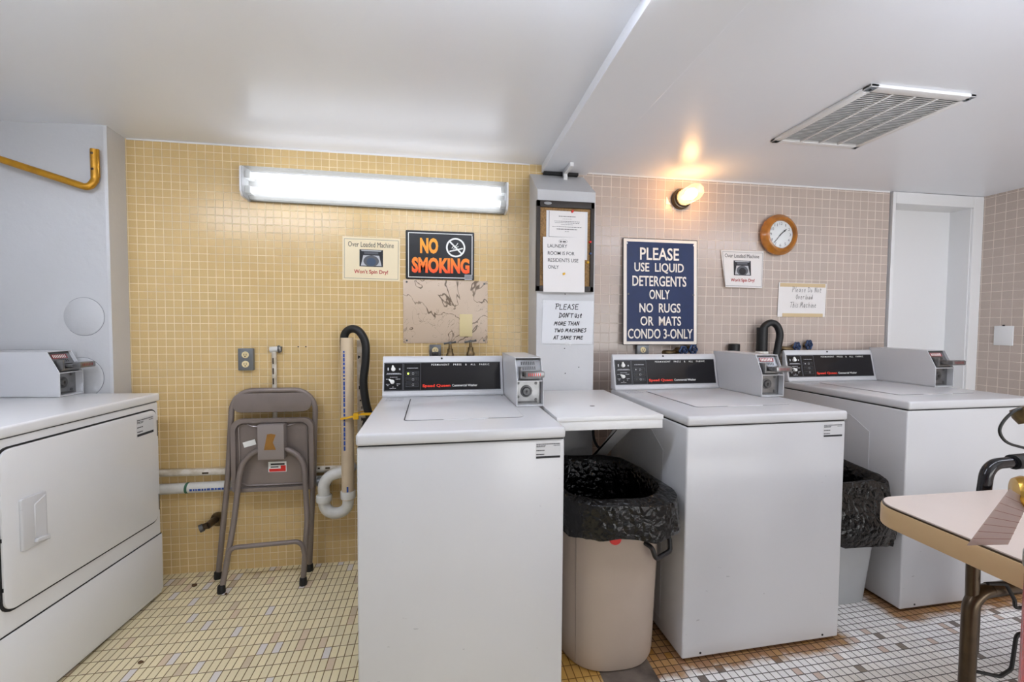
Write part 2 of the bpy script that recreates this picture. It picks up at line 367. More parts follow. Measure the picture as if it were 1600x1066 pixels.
def lensmat(name, f, tint=(1, 1, 1, 1), tl=(.9, .9, .88, 1)):
    m, N, L, B = newmat(name); out = N['Material Output']; N.remove(B)
    t = N.new('ShaderNodeBsdfTransparent'); t.inputs[0].default_value = tint; tr = N.new('ShaderNodeBsdfTranslucent'); tr.inputs[0].default_value = tl; gl = N.new('ShaderNodeBsdfGlossy'); gl.inputs['Roughness'].default_value = .15
    a = N.new('ShaderNodeMixShader'); a.inputs[0].default_value = f; L.new(tr.outputs[0], a.inputs[1]); L.new(t.outputs[0], a.inputs[2])
    b = N.new('ShaderNodeMixShader'); b.inputs[0].default_value = .06; L.new(a.outputs[0], b.inputs[1]); L.new(gl.outputs[0], b.inputs[2]); L.new(b.outputs[0], out.inputs[0]); return m
M['lens'] = lensmat('prismatic_lens', .38, tl=(.205, .205, .19, 1))
M['jar'] = lensmat('jar_glass', .8)
M['clearglass'] = lensmat('clear_glass', .93)
M['tag'] = lensmat('tag_film', .45, (.84, .74, .71, 1), (.60, .50, .48, 1))
M['tube'] = emis('fluorescent_tube', '#eef3ff', 6.8)
M['fill_tube'] = emis('added_fill_tube', '#e9f0ff', 13.5)  # tubes of the added, unseen ceiling fill lights
M['fill_tube_strong'] = emis('added_fill_tube_strong', '#e9f0ff', 23.)  # stronger tubes for the added fill light by the dryer
M['bulb'] = emis('warm_bulb', '#ffc27a', 26.)
M['led'] = emis('green_led', '#c8ff4a', 3.)

# ------------------------------------------------------------------ the room
D = 2.293; XR = 3.366; XL = -2.13; YF = -1.70; HL = 2.086; HR = 2.060
def plane_y(name, x0, x1, z0, z1, y, m, th=.08):
    b = MB(); b.box(x0, x1, y, y+th, z0, z1); return struct(b.build(name, m, smooth=0))
b = MB(); b.box(XL, .54, YF, D, -.06, 0); struct(b.build('floor', M['yellow_floor'], smooth=0))
b = MB(); b.box(.735, XR, YF, D+.2, -.06, 0); struct(b.build('floor', M['white_floor'], smooth=0))
b = MB(); b.box(.54, .735, YF, D, -.06, .0008); struct(b.build('trim_1', M['stone'], smooth=0))
b = MB(); b.box(XL, .505, YF, D+.08, HL, HL+.08); struct(b.build('ceiling', M['ceil'], smooth=0))
b = MB(); b.box(.755, XR+.08, YF, D+.30, HR, HR+.1); struct(b.build('ceiling', M['ceil'], smooth=0))
b = MB(); b.box(.505, .755, YF, D+.08, HR-.014, HR+.1, .002); struct(b.build('trim_2', M['ceil'], smooth=0))   # the boxed beam
plane_y('wall_back', XL-.08, .60, 0, HL+.05, D, M['yellow_wall'])
plane_y('wall_back', .60, 2.682, 0, HR+.05, D, M['pink_wall'])
# small cove of caulk between tile and ceiling
b = MB(); b.box(-1.47, .44, D-.004, D+.01, HL-.006, HL); b.box(.73, 2.68, D-.004, D+.01, HR-.007, HR); struct(b.build('trim_3', M['wood_paint'], smooth=0))
# left chase (white boxed-out panel) with its return
yp = 2.159
b = MB(); b.prism([(XL, yp+.045), (-1.475, yp), (-1.463, yp+.002), (-1.478, D), (XL, D)], 'z', 0, HL); struct(b.build('wall_left_chase', M['paint'], smooth=0))
b = MB(); b.box(XL-.08, XL, YF, D, 0, HL+.05); struct(b.build('wall_left', M['paint'], smooth=0))
b = MB(); b.box(XR, XR+.08, YF, D+.3, 0, HR+.05); struct(b.build('wall_right', M['pink_side'], smooth=0))
# unseen front wall, with a wide open doorway added to let fill light in
b = MB(); b.box(XL-.08, .95, YF-.08, YF, 0, HL+.05); b.box(3.15, XR+.08, YF-.08, YF, 0, HL+.05); b.box(.95, 3.15, YF-.08, YF, 2.02, HL+.05); struct(b.build('wall_front', M['paint'], smooth=0))
# doorway at the right end of the back wall: casing, reveal, blind white leaf
b = MB()
b.box(2.694, 2.716, D-.012, D+.13, 0, HR-.002, .002); b.box(3.290, XR, D-.012, D+.13, 0, HR-.002, .002); b.box(2.716, 3.290, D-.012, D+.13, 1.988, HR-.002, .002)
b.box(2.716, 2.722, D+.0, D+.12, 0, 1.988); b.box(3.284, 3.290, D, D+.12, 0, 1.988)
struct(b.build('trim_4', M['wood_paint'], smooth=0))
b = MB(); b.box(2.60, XR, D+.115, D+.17, 0, HR, .002); struct(b.build('door_1', M['wood_paint'], smooth=0))
# pillar between the two halves, with sloping top
X0, X1, PY = .440, .737, 2.088
b = MB(); b.prism([(D, 0), (PY, 0), (PY, 1.892), (D, 2.036)], 'x', X0, X1, .002, 1); pil = struct(b.build('trim_5', M['paint'], smooth=0))
b = MB(); b.box(.512, .70, D-.03, D-.002, 2.031, 2.0445); struct(b.build('gap_shade', M['gap'], smooth=0))  # black box painting in the shadow line between pillar top and beam
b = MB()
for (px, pz) in ((.585, 1.385), (.585, 1.115), (.66, 1.02), (.59, .99)): b.lathe([(.0028, -.001), (.0028, .0012)], (px, PY-.0004, pz), 'y', 10)
o = b.build('nail_hole', M['gap'], pil)
b = MB(); b.box(.612, .632, 2.12, 2.26, 2.026, HR-.014, .002); b.box(.612, .632, 2.235, 2.26, 1.985, 2.03, .002)
tag(b.build('painted_strap', M['wood_paint']), 'short white painted strap under the ceiling beam above the pillar', 'bracket')
# round painted-over cover plates on the left panel
for i, (cx, cz, rr, lb) in enumerate(((-1.574, 1.254, .083, 'round painted-over cover plate high on the white panel at left'), (-1.588, .985, .088, 'round painted-over cover plate low on the white panel, half behind the coin box'))):
    b = MB(); yy = yp + .0075 - (cx+1.574)*.077
    b.lathe([(0, -.004), (rr-.003, -.004), (rr, -.002), (rr, .006)], (0, 0, 0), 'y', 48)
    o = b.build('cover_plate', M['paint'], None, (cx, yy, cz), rot=(0, 0, -.077)); b = MB(); b.ring(0, 0, rr-.0004, rr+.0022, -.0012, 56); b.build('edge_crack', M['crack'], o)
    tag(o, lb, 'cover plate', 'round cover plates on the white panel')
b = MB()
for (px, pz) in ((-1.505, 1.02), (-1.51, 1.43), (-1.49, 1.90), (-1.72, 1.62), (-1.63, 1.97)): b.lathe([(.003, -.0015), (.003, .004)], (px, yp+.002-(px+1.475)*.077, pz), 'y', 10)
struct(b.build('trim_6', M['gap'], smooth=0))

# ------------------------------------------------------------------ gold bent bar on the left panel
t = thing('bent_bar', 'gold painted bent tube hanger bar screwed to the white panel at left', 'hanger bar', (-1.495, 2.13, 1.90))
pts = [(-.005, .014, .075), (-.005, .014, -.055), (-.02, .0, -.095), (-.42, -.02, .03), (-.52, -.04, .10)]
b = MB(); b.tube(fillet(pts, .045, 6), .0145, 14); b.build('bar', M['gold'], t)
b = MB(); b.box(-.022, .012, .010, .020, -.045, .078, .003); b.build('mounting_flat', M['gold'], t)
for z in (.055, -.012):
    b = MB(); b.lathe([(.0, -.004), (.006, -.002), (.0065, .002)], (-.006, .002, z), 'y', 14); b.build('screw', M['legsteel'], t)

# ------------------------------------------------------------------ washers and dryer
W = .641
PM = Matrix.Translation((.006, .6635, .9305)) @ Matrix(((1, 0, 0, 0), (0, .9755, .2199, 0), (0, -.2199, .9755, 0), (0, 0, 0, 1)))
def coin_box(root, u0, v0, z0, red=True):
    """Coin box: u0 left edge, v0 front edge, z0 seat height; .11 wide, .19 tall."""
    w_, d_ = .110, .368; t_ = .0035; z1 = z0+.189; zs = z0+.101
    side = [(v0, z0), (v0, zs), (v0+.046, z1), (v0+d_, z1), (v0+d_, z0)]
    b = MB()
    b.prism(side, 'x', u0, u0+t_, .0008, 1); b.prism(side, 'x', u0+w_-t_, u0+w_, .0008, 1)
    b.box(u0, u0+w_, v0+.044, v0+d_, z1-t_, z1, .001, 1); b.box(u0, u0+w_, v0+d_-t_, v0+d_, z0, z1)
    b.box(u0, u0+w_, v0+.002, v0+d_, z0, z0+.006, .001, 1); b.box(u0+t_, u0+w_-t_, v0+.003, v0+.05, zs-.004, zs)
    cb = b.build('coin_box', M['appl2'], root)
    # the metal insides
    b = MB(); b.prism([(v0+.058, z1-t_), (v0+.014, zs), (v0+.08, zs), (v0+.08, z1-t_)], 'x', u0+t_, u0+w_-t_)
    b.build('slide_plate', M['steel'], cb)
    b = MB(); b.box(u0+t_, u0+w_-t_, v0+.030, v0+.06, z0+.006, zs-.004); b.build('lock_plate', M['steel'], cb)
    yf = v0+.030
    for (du, dz) in ((.085, .018), (.085, .083), (.012, .030), (.012, .085)):
        b = MB(); b.lathe([(0, -.003), (.005, -.003), (.006, 0)], (u0+du, yf, z0+dz+.004), 'y', 12); b.build('bolt', M['dsteel'], cb)
    b = MB(); b.box(u0+.012, u0+.09, yf-.004, yf, z0+.010, z0+.016); b.build('lower_rib', M['dsteel'], cb)
    b = MB(); b.lathe([(0, -.010), (.014, -.010), (.016, -.007), (.018, -.003), (.024, -.002), (.0245, 0)], (u0+.045, yf, z0+.056), 'y', 28); b.build('lock', M['dsteel'], cb)
    b = MB(); b.box(u0+.0435, u0+.0465, yf-.0115, yf-.0095, z0+.048, z0+.062); b.lathe([(0, -.0115), (.004, -.0112), (.004, -.009)], (u0+.045, yf, z0+.057), 'y', 10); b.build('keyhole', M['black'], cb)
    # slide tray with coin slots sticking out
    zt = zs+.022
    b = MB(); b.box(u0+.026, u0+.092, v0-.030, v0+.05, zt, zt+.012, .002); b.box(u0+.012, u0+.022, v0-.004, v0+.05, zt-.012, zt+.03, .002); b.box(u0+.014, u0+.098, v0+.004, v0+.05, zt-.016, zt-.004, .002)
    sl = b.build('coin_slide', M['steel'], cb)
    b = MB(); b.box(u0+.022, u0+.098, v0-.062, v0-.030, zt-.004, zt+.020, .004); b.build('slide_handle', M['steel'], cb)
    b = MB(); 
    for k in range(7): b.box(u0+.034+k*.0075, u0+.0365+k*.0075, v0-.0625, v0-.0618, zt+.003, zt+.014)
    b.build('handle_print', M['darkred'] if red else M['red'], cb)
    b = MB()
    for k in range(5): b.box(u0+.033+k*.011, u0+.040+k*.011, v0-.024, v0+.030, zt+.0118, zt+.0126)
    b.build('coin_slot', M['black'], cb)
    # red price strip on the sloping plate
    S = Matrix.Translation((u0, v0+.014, zs)) @ Matrix(((1, 0, 0, 0), (0, .89, .456, 0), (0, -.456, .89, 0), (0, 0, 0, 1)))
    b = MB(); b.M = S; b.rect(.020, .088, .062, .082, -.0012); b.build('price_strip', M['darkred'] if red else M['steel'], cb)
    b = MB(); b.M = S
    for k in range(8): b.rect(.025+k*.0075, .0285+k*.0075, .065, .079, -.0018)
    b.build('strip_print', M['white'] if red else M['gap'], cb)
    b = MB(); b.M = S
    for k in range(8): b.rect(.023+k*.0082, .0255+k*.0082, .044, .058, -.0014)
    b.build('slot_marks', M['black'], cb)
    return cb
def console(root, lab=True):
    b = MB(); b.prism([(.655, .9062), (.656, .917), (.661, .921), (.692, 1.058), (.700, 1.077), (.706, 1.082), (.712, 1.080), (.716, 1.074), (.716, .9062)], 'x', 0, .546, .004, 2)
    co = b.build('console', M['appl'], root)
    b = MB(); b.lathe([(0, -.003), (.0045, -.002), (.005, .004)], (.262, .6975, 1.071), 'y', 14); b.build('console_screw', M['black'], co)
    b = MB(); b.M = PM; b.box(0, .528, -.0018, .003, 0, .127, .0012, 1); b.build('control_panel', M['gloss_black'], co)
    kx, kz = .528/1325, .127/330
    X = lambda p: (p-85)*kx
    Z = lambda q: (460-q)*kz
    b = MB(); b.M = PM
    b.frame(X(88), X(293), Z(455), Z(138), .0022, -.0022); b.frame(X(300), X(492), Z(455), Z(138), .0018, -.0022); b.frame(X(88), X(1408), Z(458), Z(134), .0016, -.0021)
    b.rect(X(105), X(282), Z(273), Z(268), -.0022)
    for r_ in (262, 328, 390): b.frame(X(325), X(466), Z(r_+24), Z(r_-24), .0011, -.0022)
    b.build('panel_outline', M['dgrey'], co)
    b = MB(); b.M = PM
    rnd = random.Random(4)
    for (x0, x1, y) in ((120, 262, 255), (115, 275, 263), (150, 235, 300), (110, 150, 322), (215, 265, 322), (110, 150, 380), (225, 265, 378), (150, 220, 428), (338, 460, 197), (120, 140, 395), (228, 245, 397), (180, 195, 412)):
        x = x0
        while x < x1:
            q = rnd.uniform(6, 16); b.rect(X(x), X(min(x+q, x1)), Z(y+4), Z(y-3), -.0023); x += q+4
    b.build('panel_print', M['lgrey'], co)
    b = MB(); b.M = PM; b.rect(X(124), X(138), Z(222), Z(190), -.0023); b.build('fill_mark', M['lgrey'], co)
    b = MB(); b.M = PM; b.rect(X(250), X(264), Z(218), Z(198), -.0023); b.build('fill_mark', M['lgrey'], co)
    for r_ in (262, 328, 390):
        b = MB(); b.M = PM; b.frame(X(394), X(416), Z(r_+12), Z(r_-12), .0011, -.0023); b.build('button_symbol', M['lgrey'], co)
    b = MB(); b.M = PM
    for r_ in (262, 328, 390): b.box(X(418), X(455), -.004, -.002, Z(r_+14), Z(r_-14), .001); b.box(X(334), X(384), -.003, -.002, Z(r_+14), Z(r_-14), .0006)
    b.build('button', M['black'], co)
    b = MB(); b.M = PM; b.lathe([(0, -.0055), (.0035, -.004), (.004, -.002)], (X(350), 0, Z(262)), 'y', 12); b.build('indicator_light', M['led'] if lab else M['lgrey'], co)
    for (kx_, ky_, a) in ((187, 208, 8), (178, 353, 55)):
        b = MB(); b.M = PM @ Matrix.Translation((X(kx_), 0, Z(ky_))) @ Matrix.Rotation(R(-a), 4, 'Y')
        b.lathe([(0, -.014), (.0085, -.013), (.0095, -.002)], (0, 0, 0), 'y', 20); b.prism([(-.0075, 0), (.0075, 0), (.0025, .017), (-.0025, .017)], 'y', -.0145, -.003, .0008, 1)
        b.build('knob', M['white'], co)
    b = MB(); b.M = PM; b.text('PERMANENT   PRESS   &   ALL   FABRIC', X(610), X(1280), Z(172), Z(150), -.0023, .004, spacing=1.35); b.build('white_lettering', M['white'], co)
    b = MB(); b.M = PM; b.text('Commercial Washer', X(845), X(1135), Z(420), Z(392), -.0023, .012); b.build('white_lettering', M['white'], co)
    b = MB(); b.M = PM; b.text('Speed Queen', X(510), X(825), Z(431), Z(388), -.0023, .034); b.build('red_lettering', M['redbright'], co)
    return co
def sticker(root, x0, x1, z0, z1, y):
    b = MB(); b.box(x0, x1, y-.0006, y, z0, z1); st = b.build('service_sticker', M['appl2'], root); rnd = random.Random(2)
    b = MB(); Lx = lambda t: x0+(x1-x0)*t; Lz = lambda t: z0+(z1-z0)*t
    for (a, c, z, h) in ((.03, .97, .90, .055), (.03, .4, .80, .045), (.72, .97, .80, .04), (.04, .36, .74, .035), (.03, .35, .52, .06), (.03, .35, .28, .06)):
        x = a
        while x < c: q = rnd.uniform(.03, .07); b.rect(Lx(x), Lx(min(c, x+q)), Lz(z-h/2), Lz(z+h/2), y-.0009); x += q+.015
    b.rect(Lx(.02), Lx(.98), Lz(.04), Lz(.17), y-.0009); b.build('sticker_print', M['ink'], st)
    return st
def washer(label, x, y, a, ku, kv, dz, led):
    t = thing('washing_machine', label, 'washing machine', (x, y, 0), a, 'coin-operated top-loading washers'); t.scale = (ku, kv, 1+dz/.9)
    b = MB(); b.box(0, W, .004, .70, .012, .866, .007, 3); cab = b.build('cabinet', M['appl'], t)
    b = MB(); b.box(.004, W-.004, .008, .69, .862, .872); b.build('seam', M['gap'], t)
    for s, xx in ((-1, 0), (1, W)):
        b = MB(); b.prism([(.17, .06), (.62, .06), (.62, .80), (.27, .80), (.17, .74)], 'x', xx-(.0012 if s < 0 else .004), xx+(.004 if s < 0 else .0012), .0006, 1); b.build('side_panel', M['appl2'], t)
    b = MB(); b.box(.03, W-.03, .03, .68, 0, .02)
    b.build('base', M['dsteel'], t)
    for xx in (.07, W-.07):
        b = MB(); b.lathe([(0, -.001), (.004, -.001), (.005, .003)], (xx, .004, .028), 'y', 10); b.build('screw', M['gap'], t)
    b = MB(); b.box(-.002, W+.002, -.003, .71, .870, .906, .0085, 3); b.build('top_panel', M['appl'], t)
    # lid with dark gap at the left and front
    b = MB(); b.prism(rrect(.125, .538, .158, .602, .018), 'z', .9052, .9064); b.build('lid_gap', M['gap'], t)
    b = MB(); b.prism(rrect(.129, .5405, .1605, .606, .018), 'z', .9054, .9085, .0012, 2); lid = b.build('lid', M['appl'], t)
    b = MB(); b.prism([(.255, .1612), (.275, .142), (.395, .142), (.415, .1612)], 'z', .9055, .9075, .0008, 1); b.build('lid_grip', M['appl2'], lid)
    b = MB(); b.lathe([(0, .9082), (.0035, .9078), (.004, .905)], (.532, .615, 0), 'z', 10); b.build('lid_screw', M['gap'], t)
    # embossed instruction pictograms at the rear left of the top
    b = MB()
    for i, v in enumerate((.625, .600, .575, .555)):
        for u_ in (.026, .030, .062, .066): b.box(u_, u_+.003, v, v+.003, .9058, .9063)
        for u_ in (.036, .072): b.box(u_, u_+.022, v, v+.0018, .9058, .9063)
    for u_ in (.024, .060, .096): b.box(u_, u_+.0008, .55, .64, .9058, .9062)
    b.build('instruction_print', M['dgrey'], t)
    console(t, led); coin_box(t, .548, .345, .907, not led)
    sticker(t, .545, .628, .805, .857, .0045)
    return t
washer('white top-loading washer nearest the camera, standing alone in front of the yellow tiled wall', -.258, 1.298, .028, .986, .982, .004, True)
washer('white top-loading washer in the middle, between the shelf and the second bin', .853, 1.415, .035, 1.056, .94, .003, False)
washer('white top-loading washer furthest right, beside the white doorway and behind the beige table', 1.937, 1.539, .027, 1.093, .96, .012, False)

def dryer():
    t = thing('clothes_dryer', 'white front-loading clothes dryer with square door at the left edge', 'dryer', (-1.262-.686*.0645, 2.125-.686*.998, 0), R(86.3))
    DW = .686
    b = MB(); b.box(0, DW, .004, .70, .012, .879, .007, 3); b.build('cabinet', M['dryer'], t)
    b = MB(); b.box(.004, DW-.004, .008, .69, .875, .884); b.build('seam', M['gap'], t)
    b = MB(); b.box(.002, DW-.002, .002, .02, .284, .288); b.build('seam', M['gap'], t)
    b = MB(); b.box(-.002, DW+.002, -.004, .71, .882, .918, .0085, 3); b.build('top_panel', M['dryer'], t)
    b = MB(); b.box(.0, DW, -.001, .03, .030, .284, .004, 2); b.build('kick_panel', M['dryer'], t)
    b = MB(); b.box(.02, DW-.02, .02, .68, 0, .02); b.build('base', M['dsteel'], t)
    rr = [.035, .035, .035, .035]
    b = MB(); b.prism(rrect(.0235, .6675, .3515, .8545, .036), 'y', -.0003, .01); b.build('door_gap', M['gap'], t)
    b = MB(); b.prism(rrect(.029, .661, .359, .849, .033), 'y', -.007, .004, .003, 2); dr = b.build('door', M['dryer'], t)
    # handle: raised plate with a scooped pocket
    b = MB(); b.prism(rrect(.075, .155, .520, .685, .006), 'y', -.016, -.0065, .004, 2); b.build('door_handle', M['appl'], dr)
    b = MB(); b.prism([(.112, .655), (.150, .676), (.150, .535), (.112, .548)], 'y', -.0185, -.015, .002, 1); b.build('handle_pocket', M['appl2'], dr)
    b = MB(); b.prism([(.108, .535), (.154, .526), (.154, .541), (.112, .546)], 'y', -.026, -.015, .002, 1); b.build('handle_lip', M['appl'], dr)
    for z in (.765, .435):
        b = MB(); b.box(.659, .667, -.006, .006, z-.035, z+.035, .001); b.build('hinge', M['dsteel'], dr)
    for z in (.43, .58, .72):
        b = MB(); b.box(.0275, .0305, -.004, .002, z-.006, z+.006); b.build('latch_stop', M['black'], dr)
    sticker(t, .545, .640, .752, .830, -.0068)
    M4 = Matrix.Translation((0, 0, .0115))
    co = console(t, False); co.matrix_local = M4
    coin_box(t, .575, .306, .919)
    return t
dryer()

# ------------------------------------------------------------------ shelf between washers
t = thing('wall_shelf', 'white painted wooden shelf between the nearest and middle washers, above the beige bin', 'shelf', (.59, 1.78, 0))
b = MB(); b.box(-.203, .200, -.31, .306, .889, .905, .002); b.build('shelf_board', M['wood_paint'], t)
b = MB(); b.box(-.200, .198, -.307, -.289, .856, .889, .001); b.build('front_rail', M['wood_paint'], t)
b = MB(); b.box(.178, .198, -.289, .30, .856, .889, .001); b.build('side_rail', M['wood_paint'], t)
b = MB(); b.prism([(-.20, .872), (-.165, .872), (.300, .512), (.300, .538)], 'x', .108, .174, .001, 1); b.build('brace', M['wood_paint'], t)
b = MB(); b.lathe([(0, .9058), (.008, .9056), (.008, .904)], (-.005, -.115, 0), 'z', 14, sx=1.3); b.build('screw_hole', M['dsteel'], t)
# black hose loop under the shelf
b = MB(); ctr = Vector((.802, 2.06, .70))
b.tube([ctr + Vector((-.006+.066*math.sin(R(a)), 0, .10*math.cos(R(a)))) for a in range(30, -190, -10)], .007, 10)
b.tube(spline([(.789, 2.06, .602), (.805, 2.08, .598), (.815, 2.14, .57), (.815, 2.22, .50)]), .007, 10)
tag(b.build('drain_hose', M['rubber']), 'thin black hose loop against the pink tiles under the shelf', 'hose')

# ------------------------------------------------------------------ trash cans and bags
def ring_pts(cx, cy, hx, hy, e, n=64):
    o = []
    for k in range(n):
        a = 2*math.pi*k/n; c, s = math.cos(a), math.sin(a)
        o.append((cx+hx*math.copysign(abs(c)**(2/e), c), cy+hy*math.copysign(abs(s)**(2/e), s)))
    return o
def loft(b, rings, cap0=False, cap1=False):
    n = len(rings[0]); vs = [p for r in rings for p in r]; fs = []
    for i in range(len(rings)-1):
        for k in range(n): fs.append((i*n+k, i*n+(k+1) % n, (i+1)*n+(k+1) % n, (i+1)*n+k))
    if cap0: fs.append(tuple(range(n))[::-1])
    if cap1: fs.append(tuple(range((len(rings)-1)*n, len(rings)*n)))
    b.add(vs, fs)
def bagskin(b, cx, cy, hx, hy, e, zr, zin, zout, seed, tilt=None, flare=.012, puff=None, amp=.007):
    rnd = random.Random(seed); n = 96
    ph = [rnd.uniform(0, 6.28) for _ in range(8)]
    def wob(k, z): 
        a = 2*math.pi*k/n
        return amp*(.5*math.sin(7*a+ph[0]+z*9)+.45*math.sin(13*a+ph[1]-z*21)+.4*math.sin(23*a+ph[2]+z*33)+.35*math.sin(37*a+ph[3]-z*50)) + rnd.uniform(-.0018, .0018)
    def R_(z, dh, am=1.0, zoff=0, out=False):
        pts = ring_pts(cx, cy, hx+dh, hy+dh, e, n); o = []
        for k, (x, y) in enumerate(pts):
            d = Vector((x-cx, y-cy)); l = d.length; d.normalize(); q = wob(k, z)*am
            zz = z + (tilt(x, y) if tilt else 0) + zoff*(.5*math.sin(2*math.pi*k/n*5+ph[4])+.5*math.sin(2*math.pi*k/n*11+ph[5])) 
            if puff and out: q += puff(x, y, z)
            xx, yy = x+d.x*q, y+d.y*q
            o.append((xx, yy, zz))
        return o
    rings = [R_(zin, -.075, 1.5)] + [R_(zin+(zr-.03-zin)*i/8, -.075+.050*i/8, 1.5) for i in range(1, 9)]
    rings += [R_(zr-.012, -.019, .6), R_(zr+.001, -.010, .5), R_(zr+.007, -.003, .4, .003), R_(zr+.005, .006, .4, .003), R_(zr-.006, .012, .4, .002, True)]
    m = 16
    rings += [R_(zr-.006+(zout-zr+.006)*i/m, .013+flare*(i/m), .5+.8*i/m, .010*(i/m)**3, True) for i in range(1, m+1)]
    loft(b, rings, cap0=True)
# can 1
cx, cy = .606, 1.635
t = thing('trash_can', 'beige-grey plastic trash can under the shelf between two washers', 'trash can', (cx, cy, 0))
b = MB(); rg = []
for z, hx, hy in ((.0, .166, .205), (.004, .178, .219), (.02, .184, .226), (.10, .187, .231), (.35, .194, .243), (.60, .196, .251), (.625, .197, .254), (.625, .192, .248), (.30, .186, .235), (.03, .175, .218)):
    rg.append([(x, y, z) for x, y in ring_pts(0, 0, hx, hy, 2.7)])
loft(b, rg, True, True); body = b.build('body', M['canbeige'], t)
for k in (40, 58):
    PT = [(ring_pts(0, 0, hx, hy, 2.7)[k][0], ring_pts(0, 0, hx, hy, 2.7)[k][1], z) for z, hx, hy in ((.02, .1842, .2262), (.35, .1942, .2432), (.55, .197, .250))]
    b = MB(); b.tube(PT, .0018, 6); b.build('mould_line', M['canline'], body)
b = MB(); b.M = Matrix.Translation((.136, -.213, .476)) @ Matrix.Rotation(R(30), 4, 'Z')
b.tube(fillet([(-.055, .02, -.005), (-.055, -.022, -.012), (-.045, -.032, -.052), (.045, -.032, -.052), (.055, -.022, -.012), (.055, .02, -.005)], .016, 5), .0085, 10); b.build('side_handle', M['black'], t)
b = MB(); b.M = Matrix.Translation((-.028, -.2455, .497)); b.lathe([(0, -.006), (.020, -.005), (.024, .003)], (0, 0, 0), 'y', 24); b.build('red_emblem', M['canred'], t)
b = MB()
def puff1(x, y, z):
    d = max(0, (x-cx)/.2)*max(0, -(y-cy)/.24)
    return .055*d*max(0, min(1, (z-.42)/.1)) + .012*max(0, -(y-cy)/.24)
bagskin(b, cx, cy, .199, .256, 2.7, .630, .16, .508, 3, None, .006, puff1, .0042)
tag(b.build('bin_liner', M['bag'], smooth=28), 'shiny black plastic bag lining the beige can under the shelf', 'bin liner')
# can 2
cx2, cy2 = 1.727, 1.735
t = thing('waste_bin', 'pale grey tapered bin between the middle washer and the one furthest right', 'trash can', (cx2, cy2, 0))
b = MB(); rg = []
for z, hx, hy in ((.0, .128, .108), (.008, .134, .114), (.30, .146, .146), (.55, .157, .168), (.55, .153, .164), (.02, .125, .105)):
    rg.append([(x, y, z) for x, y in ring_pts(0, 0, hx, hy, 7)])
loft(b, rg, True, True); b.build('body', M['cangrey'], t)
b = MB(); tl = lambda x, y: .10*max(0, (y-cy2+.1)) + .012*(1+math.sin(x*40))
bagskin(b, cx2, cy2, .161, .172, 7, .560, .15, .297, 11, tl, .016, lambda x, y, z: .016*max(0, -(y-cy2)/.17)*max(0, math.sin((z-.28)*14)), .0042)
tag(b.build('bin_liner', M['bag'], smooth=28), 'black plastic bag hanging far down over the pale grey bin at right', 'bin liner')

# ------------------------------------------------------------------ folding chair, folded, leaning on the yellow wall
t = thing('folding_chair', 'taupe metal folding chair folded flat and leaning on the yellow tiled wall', 'folding chair', (-.86, 2.18, 0))
def P(x, y, z): return (x+.86, y-2.18, z)
b = MB(); b.tube(fillet([P(-1.083, 2.226, .02), P(-1.032, 2.226, .50), P(-1.012, 2.240, .905), P(-.634, 2.240, .905), P(-.644, 2.226, .50), P(-.670, 2.234, .02)], [0, .2, .10, .10, .2, 0], 9), .0125, 12); b.build('frame', M['taupe'], t)
b = MB(); b.tube(fillet([P(-1.010, 2.106, .02), P(-.978, 2.155, .30), P(-.950, 2.190, .632), P(-.680, 2.190, .632), P(-.655, 2.155, .30), P(-.664, 2.116, .02)], [0, .3, .12, .12, .3, 0], 9), .0125, 12); b.build('front_leg_frame', M['taupe'], t)
b = MB(); b.tube(fillet([P(-.995, 2.126, .13), P(-.985, 2.122, .196), P(-.672, 2.126, .204), P(-.660, 2.126, .14)], .055, 7), .0105, 12); b.build('stretcher', M['taupe'], t)
b = MB(); b.prism([(p[0], p[1]) for p in rrect(-1.012+.86, -.652+.86, .800, .893, .042, 7)], 'y', .046, .058, .004, 2); b.build('backrest', M['taupe'], t)
# seat pan seen from below: rim and sunk panel
tilt = Matrix.Translation((0, .032, 0))
b = MB(); b.M = tilt; so = rrect(-1.004+.86, -.635+.86, .425, .775, [.02, .045, .045, .02], 7); si = rrect(-.984+.86, -.655+.86, .443, .757, [.02, .04, .04, .02], 7)
n = len(so); vs = [(p[0], -.018, p[1]) for p in so] + [(p[0], -.018, p[1]) for p in si] + [(p[0], .0, p[1]) for p in si] + [(p[0], .006, p[1]) for p in so]
fs = []
for k in range(n):
    j = (k+1) % n; fs += [(k, j, n+j, n+k), (n+k, n+j, 2*n+j, 2*n+k), (k, 3*n+k, 3*n+j, j)]
fs += [tuple(range(2*n, 3*n)), tuple(range(3*n, 4*n))[::-1]]; b.add(vs, fs); st = b.build('seat', M['taupe'], t)
b = MB(); b.M = tilt; b.tube([(x+.86, -.004, z) for (x, z) in [(-.975, .735), (-.955, .748), (-.935, .747), (-.915, .737), (-.89, .735), (-.86, .734), (-.77, .734), (-.74, .74), (-.71, .748), (-.685, .745), (-.67, .733), (-.667, .60), (-.668, .47), (-.69, .452), (-.94, .452), (-.97, .47), (-.972, .6), (-.975, .735)]], .004, 6); b.build('pressed_bead', M['taupe'], st)
b = MB(); b.box(-.876+.86, -.760+.86, -.012, .030, .585, .752, .002); pl = b.build('cover_plate', M['taupe_l'], t)
b = MB(); b.poly([(q[0], -.0126, q[1]) for q in [(-.848+.86, .632), (-.795+.86, .632), (-.808+.86, .667), (-.795+.86, .704), (-.815+.86, .709), (-.833+.86, .707)]][::1]); b.build('brown_tape', M['tape'], pl)
b = MB(); b.M = Matrix.Translation((-.928+.86, .0305, .655)) @ Matrix.Rotation(R(-15), 4, 'Y'); b.box(-.028, .028, -.0006, .0006, -.013, .013); b.build('white_sticker', M['white'], st)
b = MB(); b.box(-.846+.86, -.764+.86, .0302, .0312, .512, .562); ls = b.build('maker_sticker', M['white'], st)
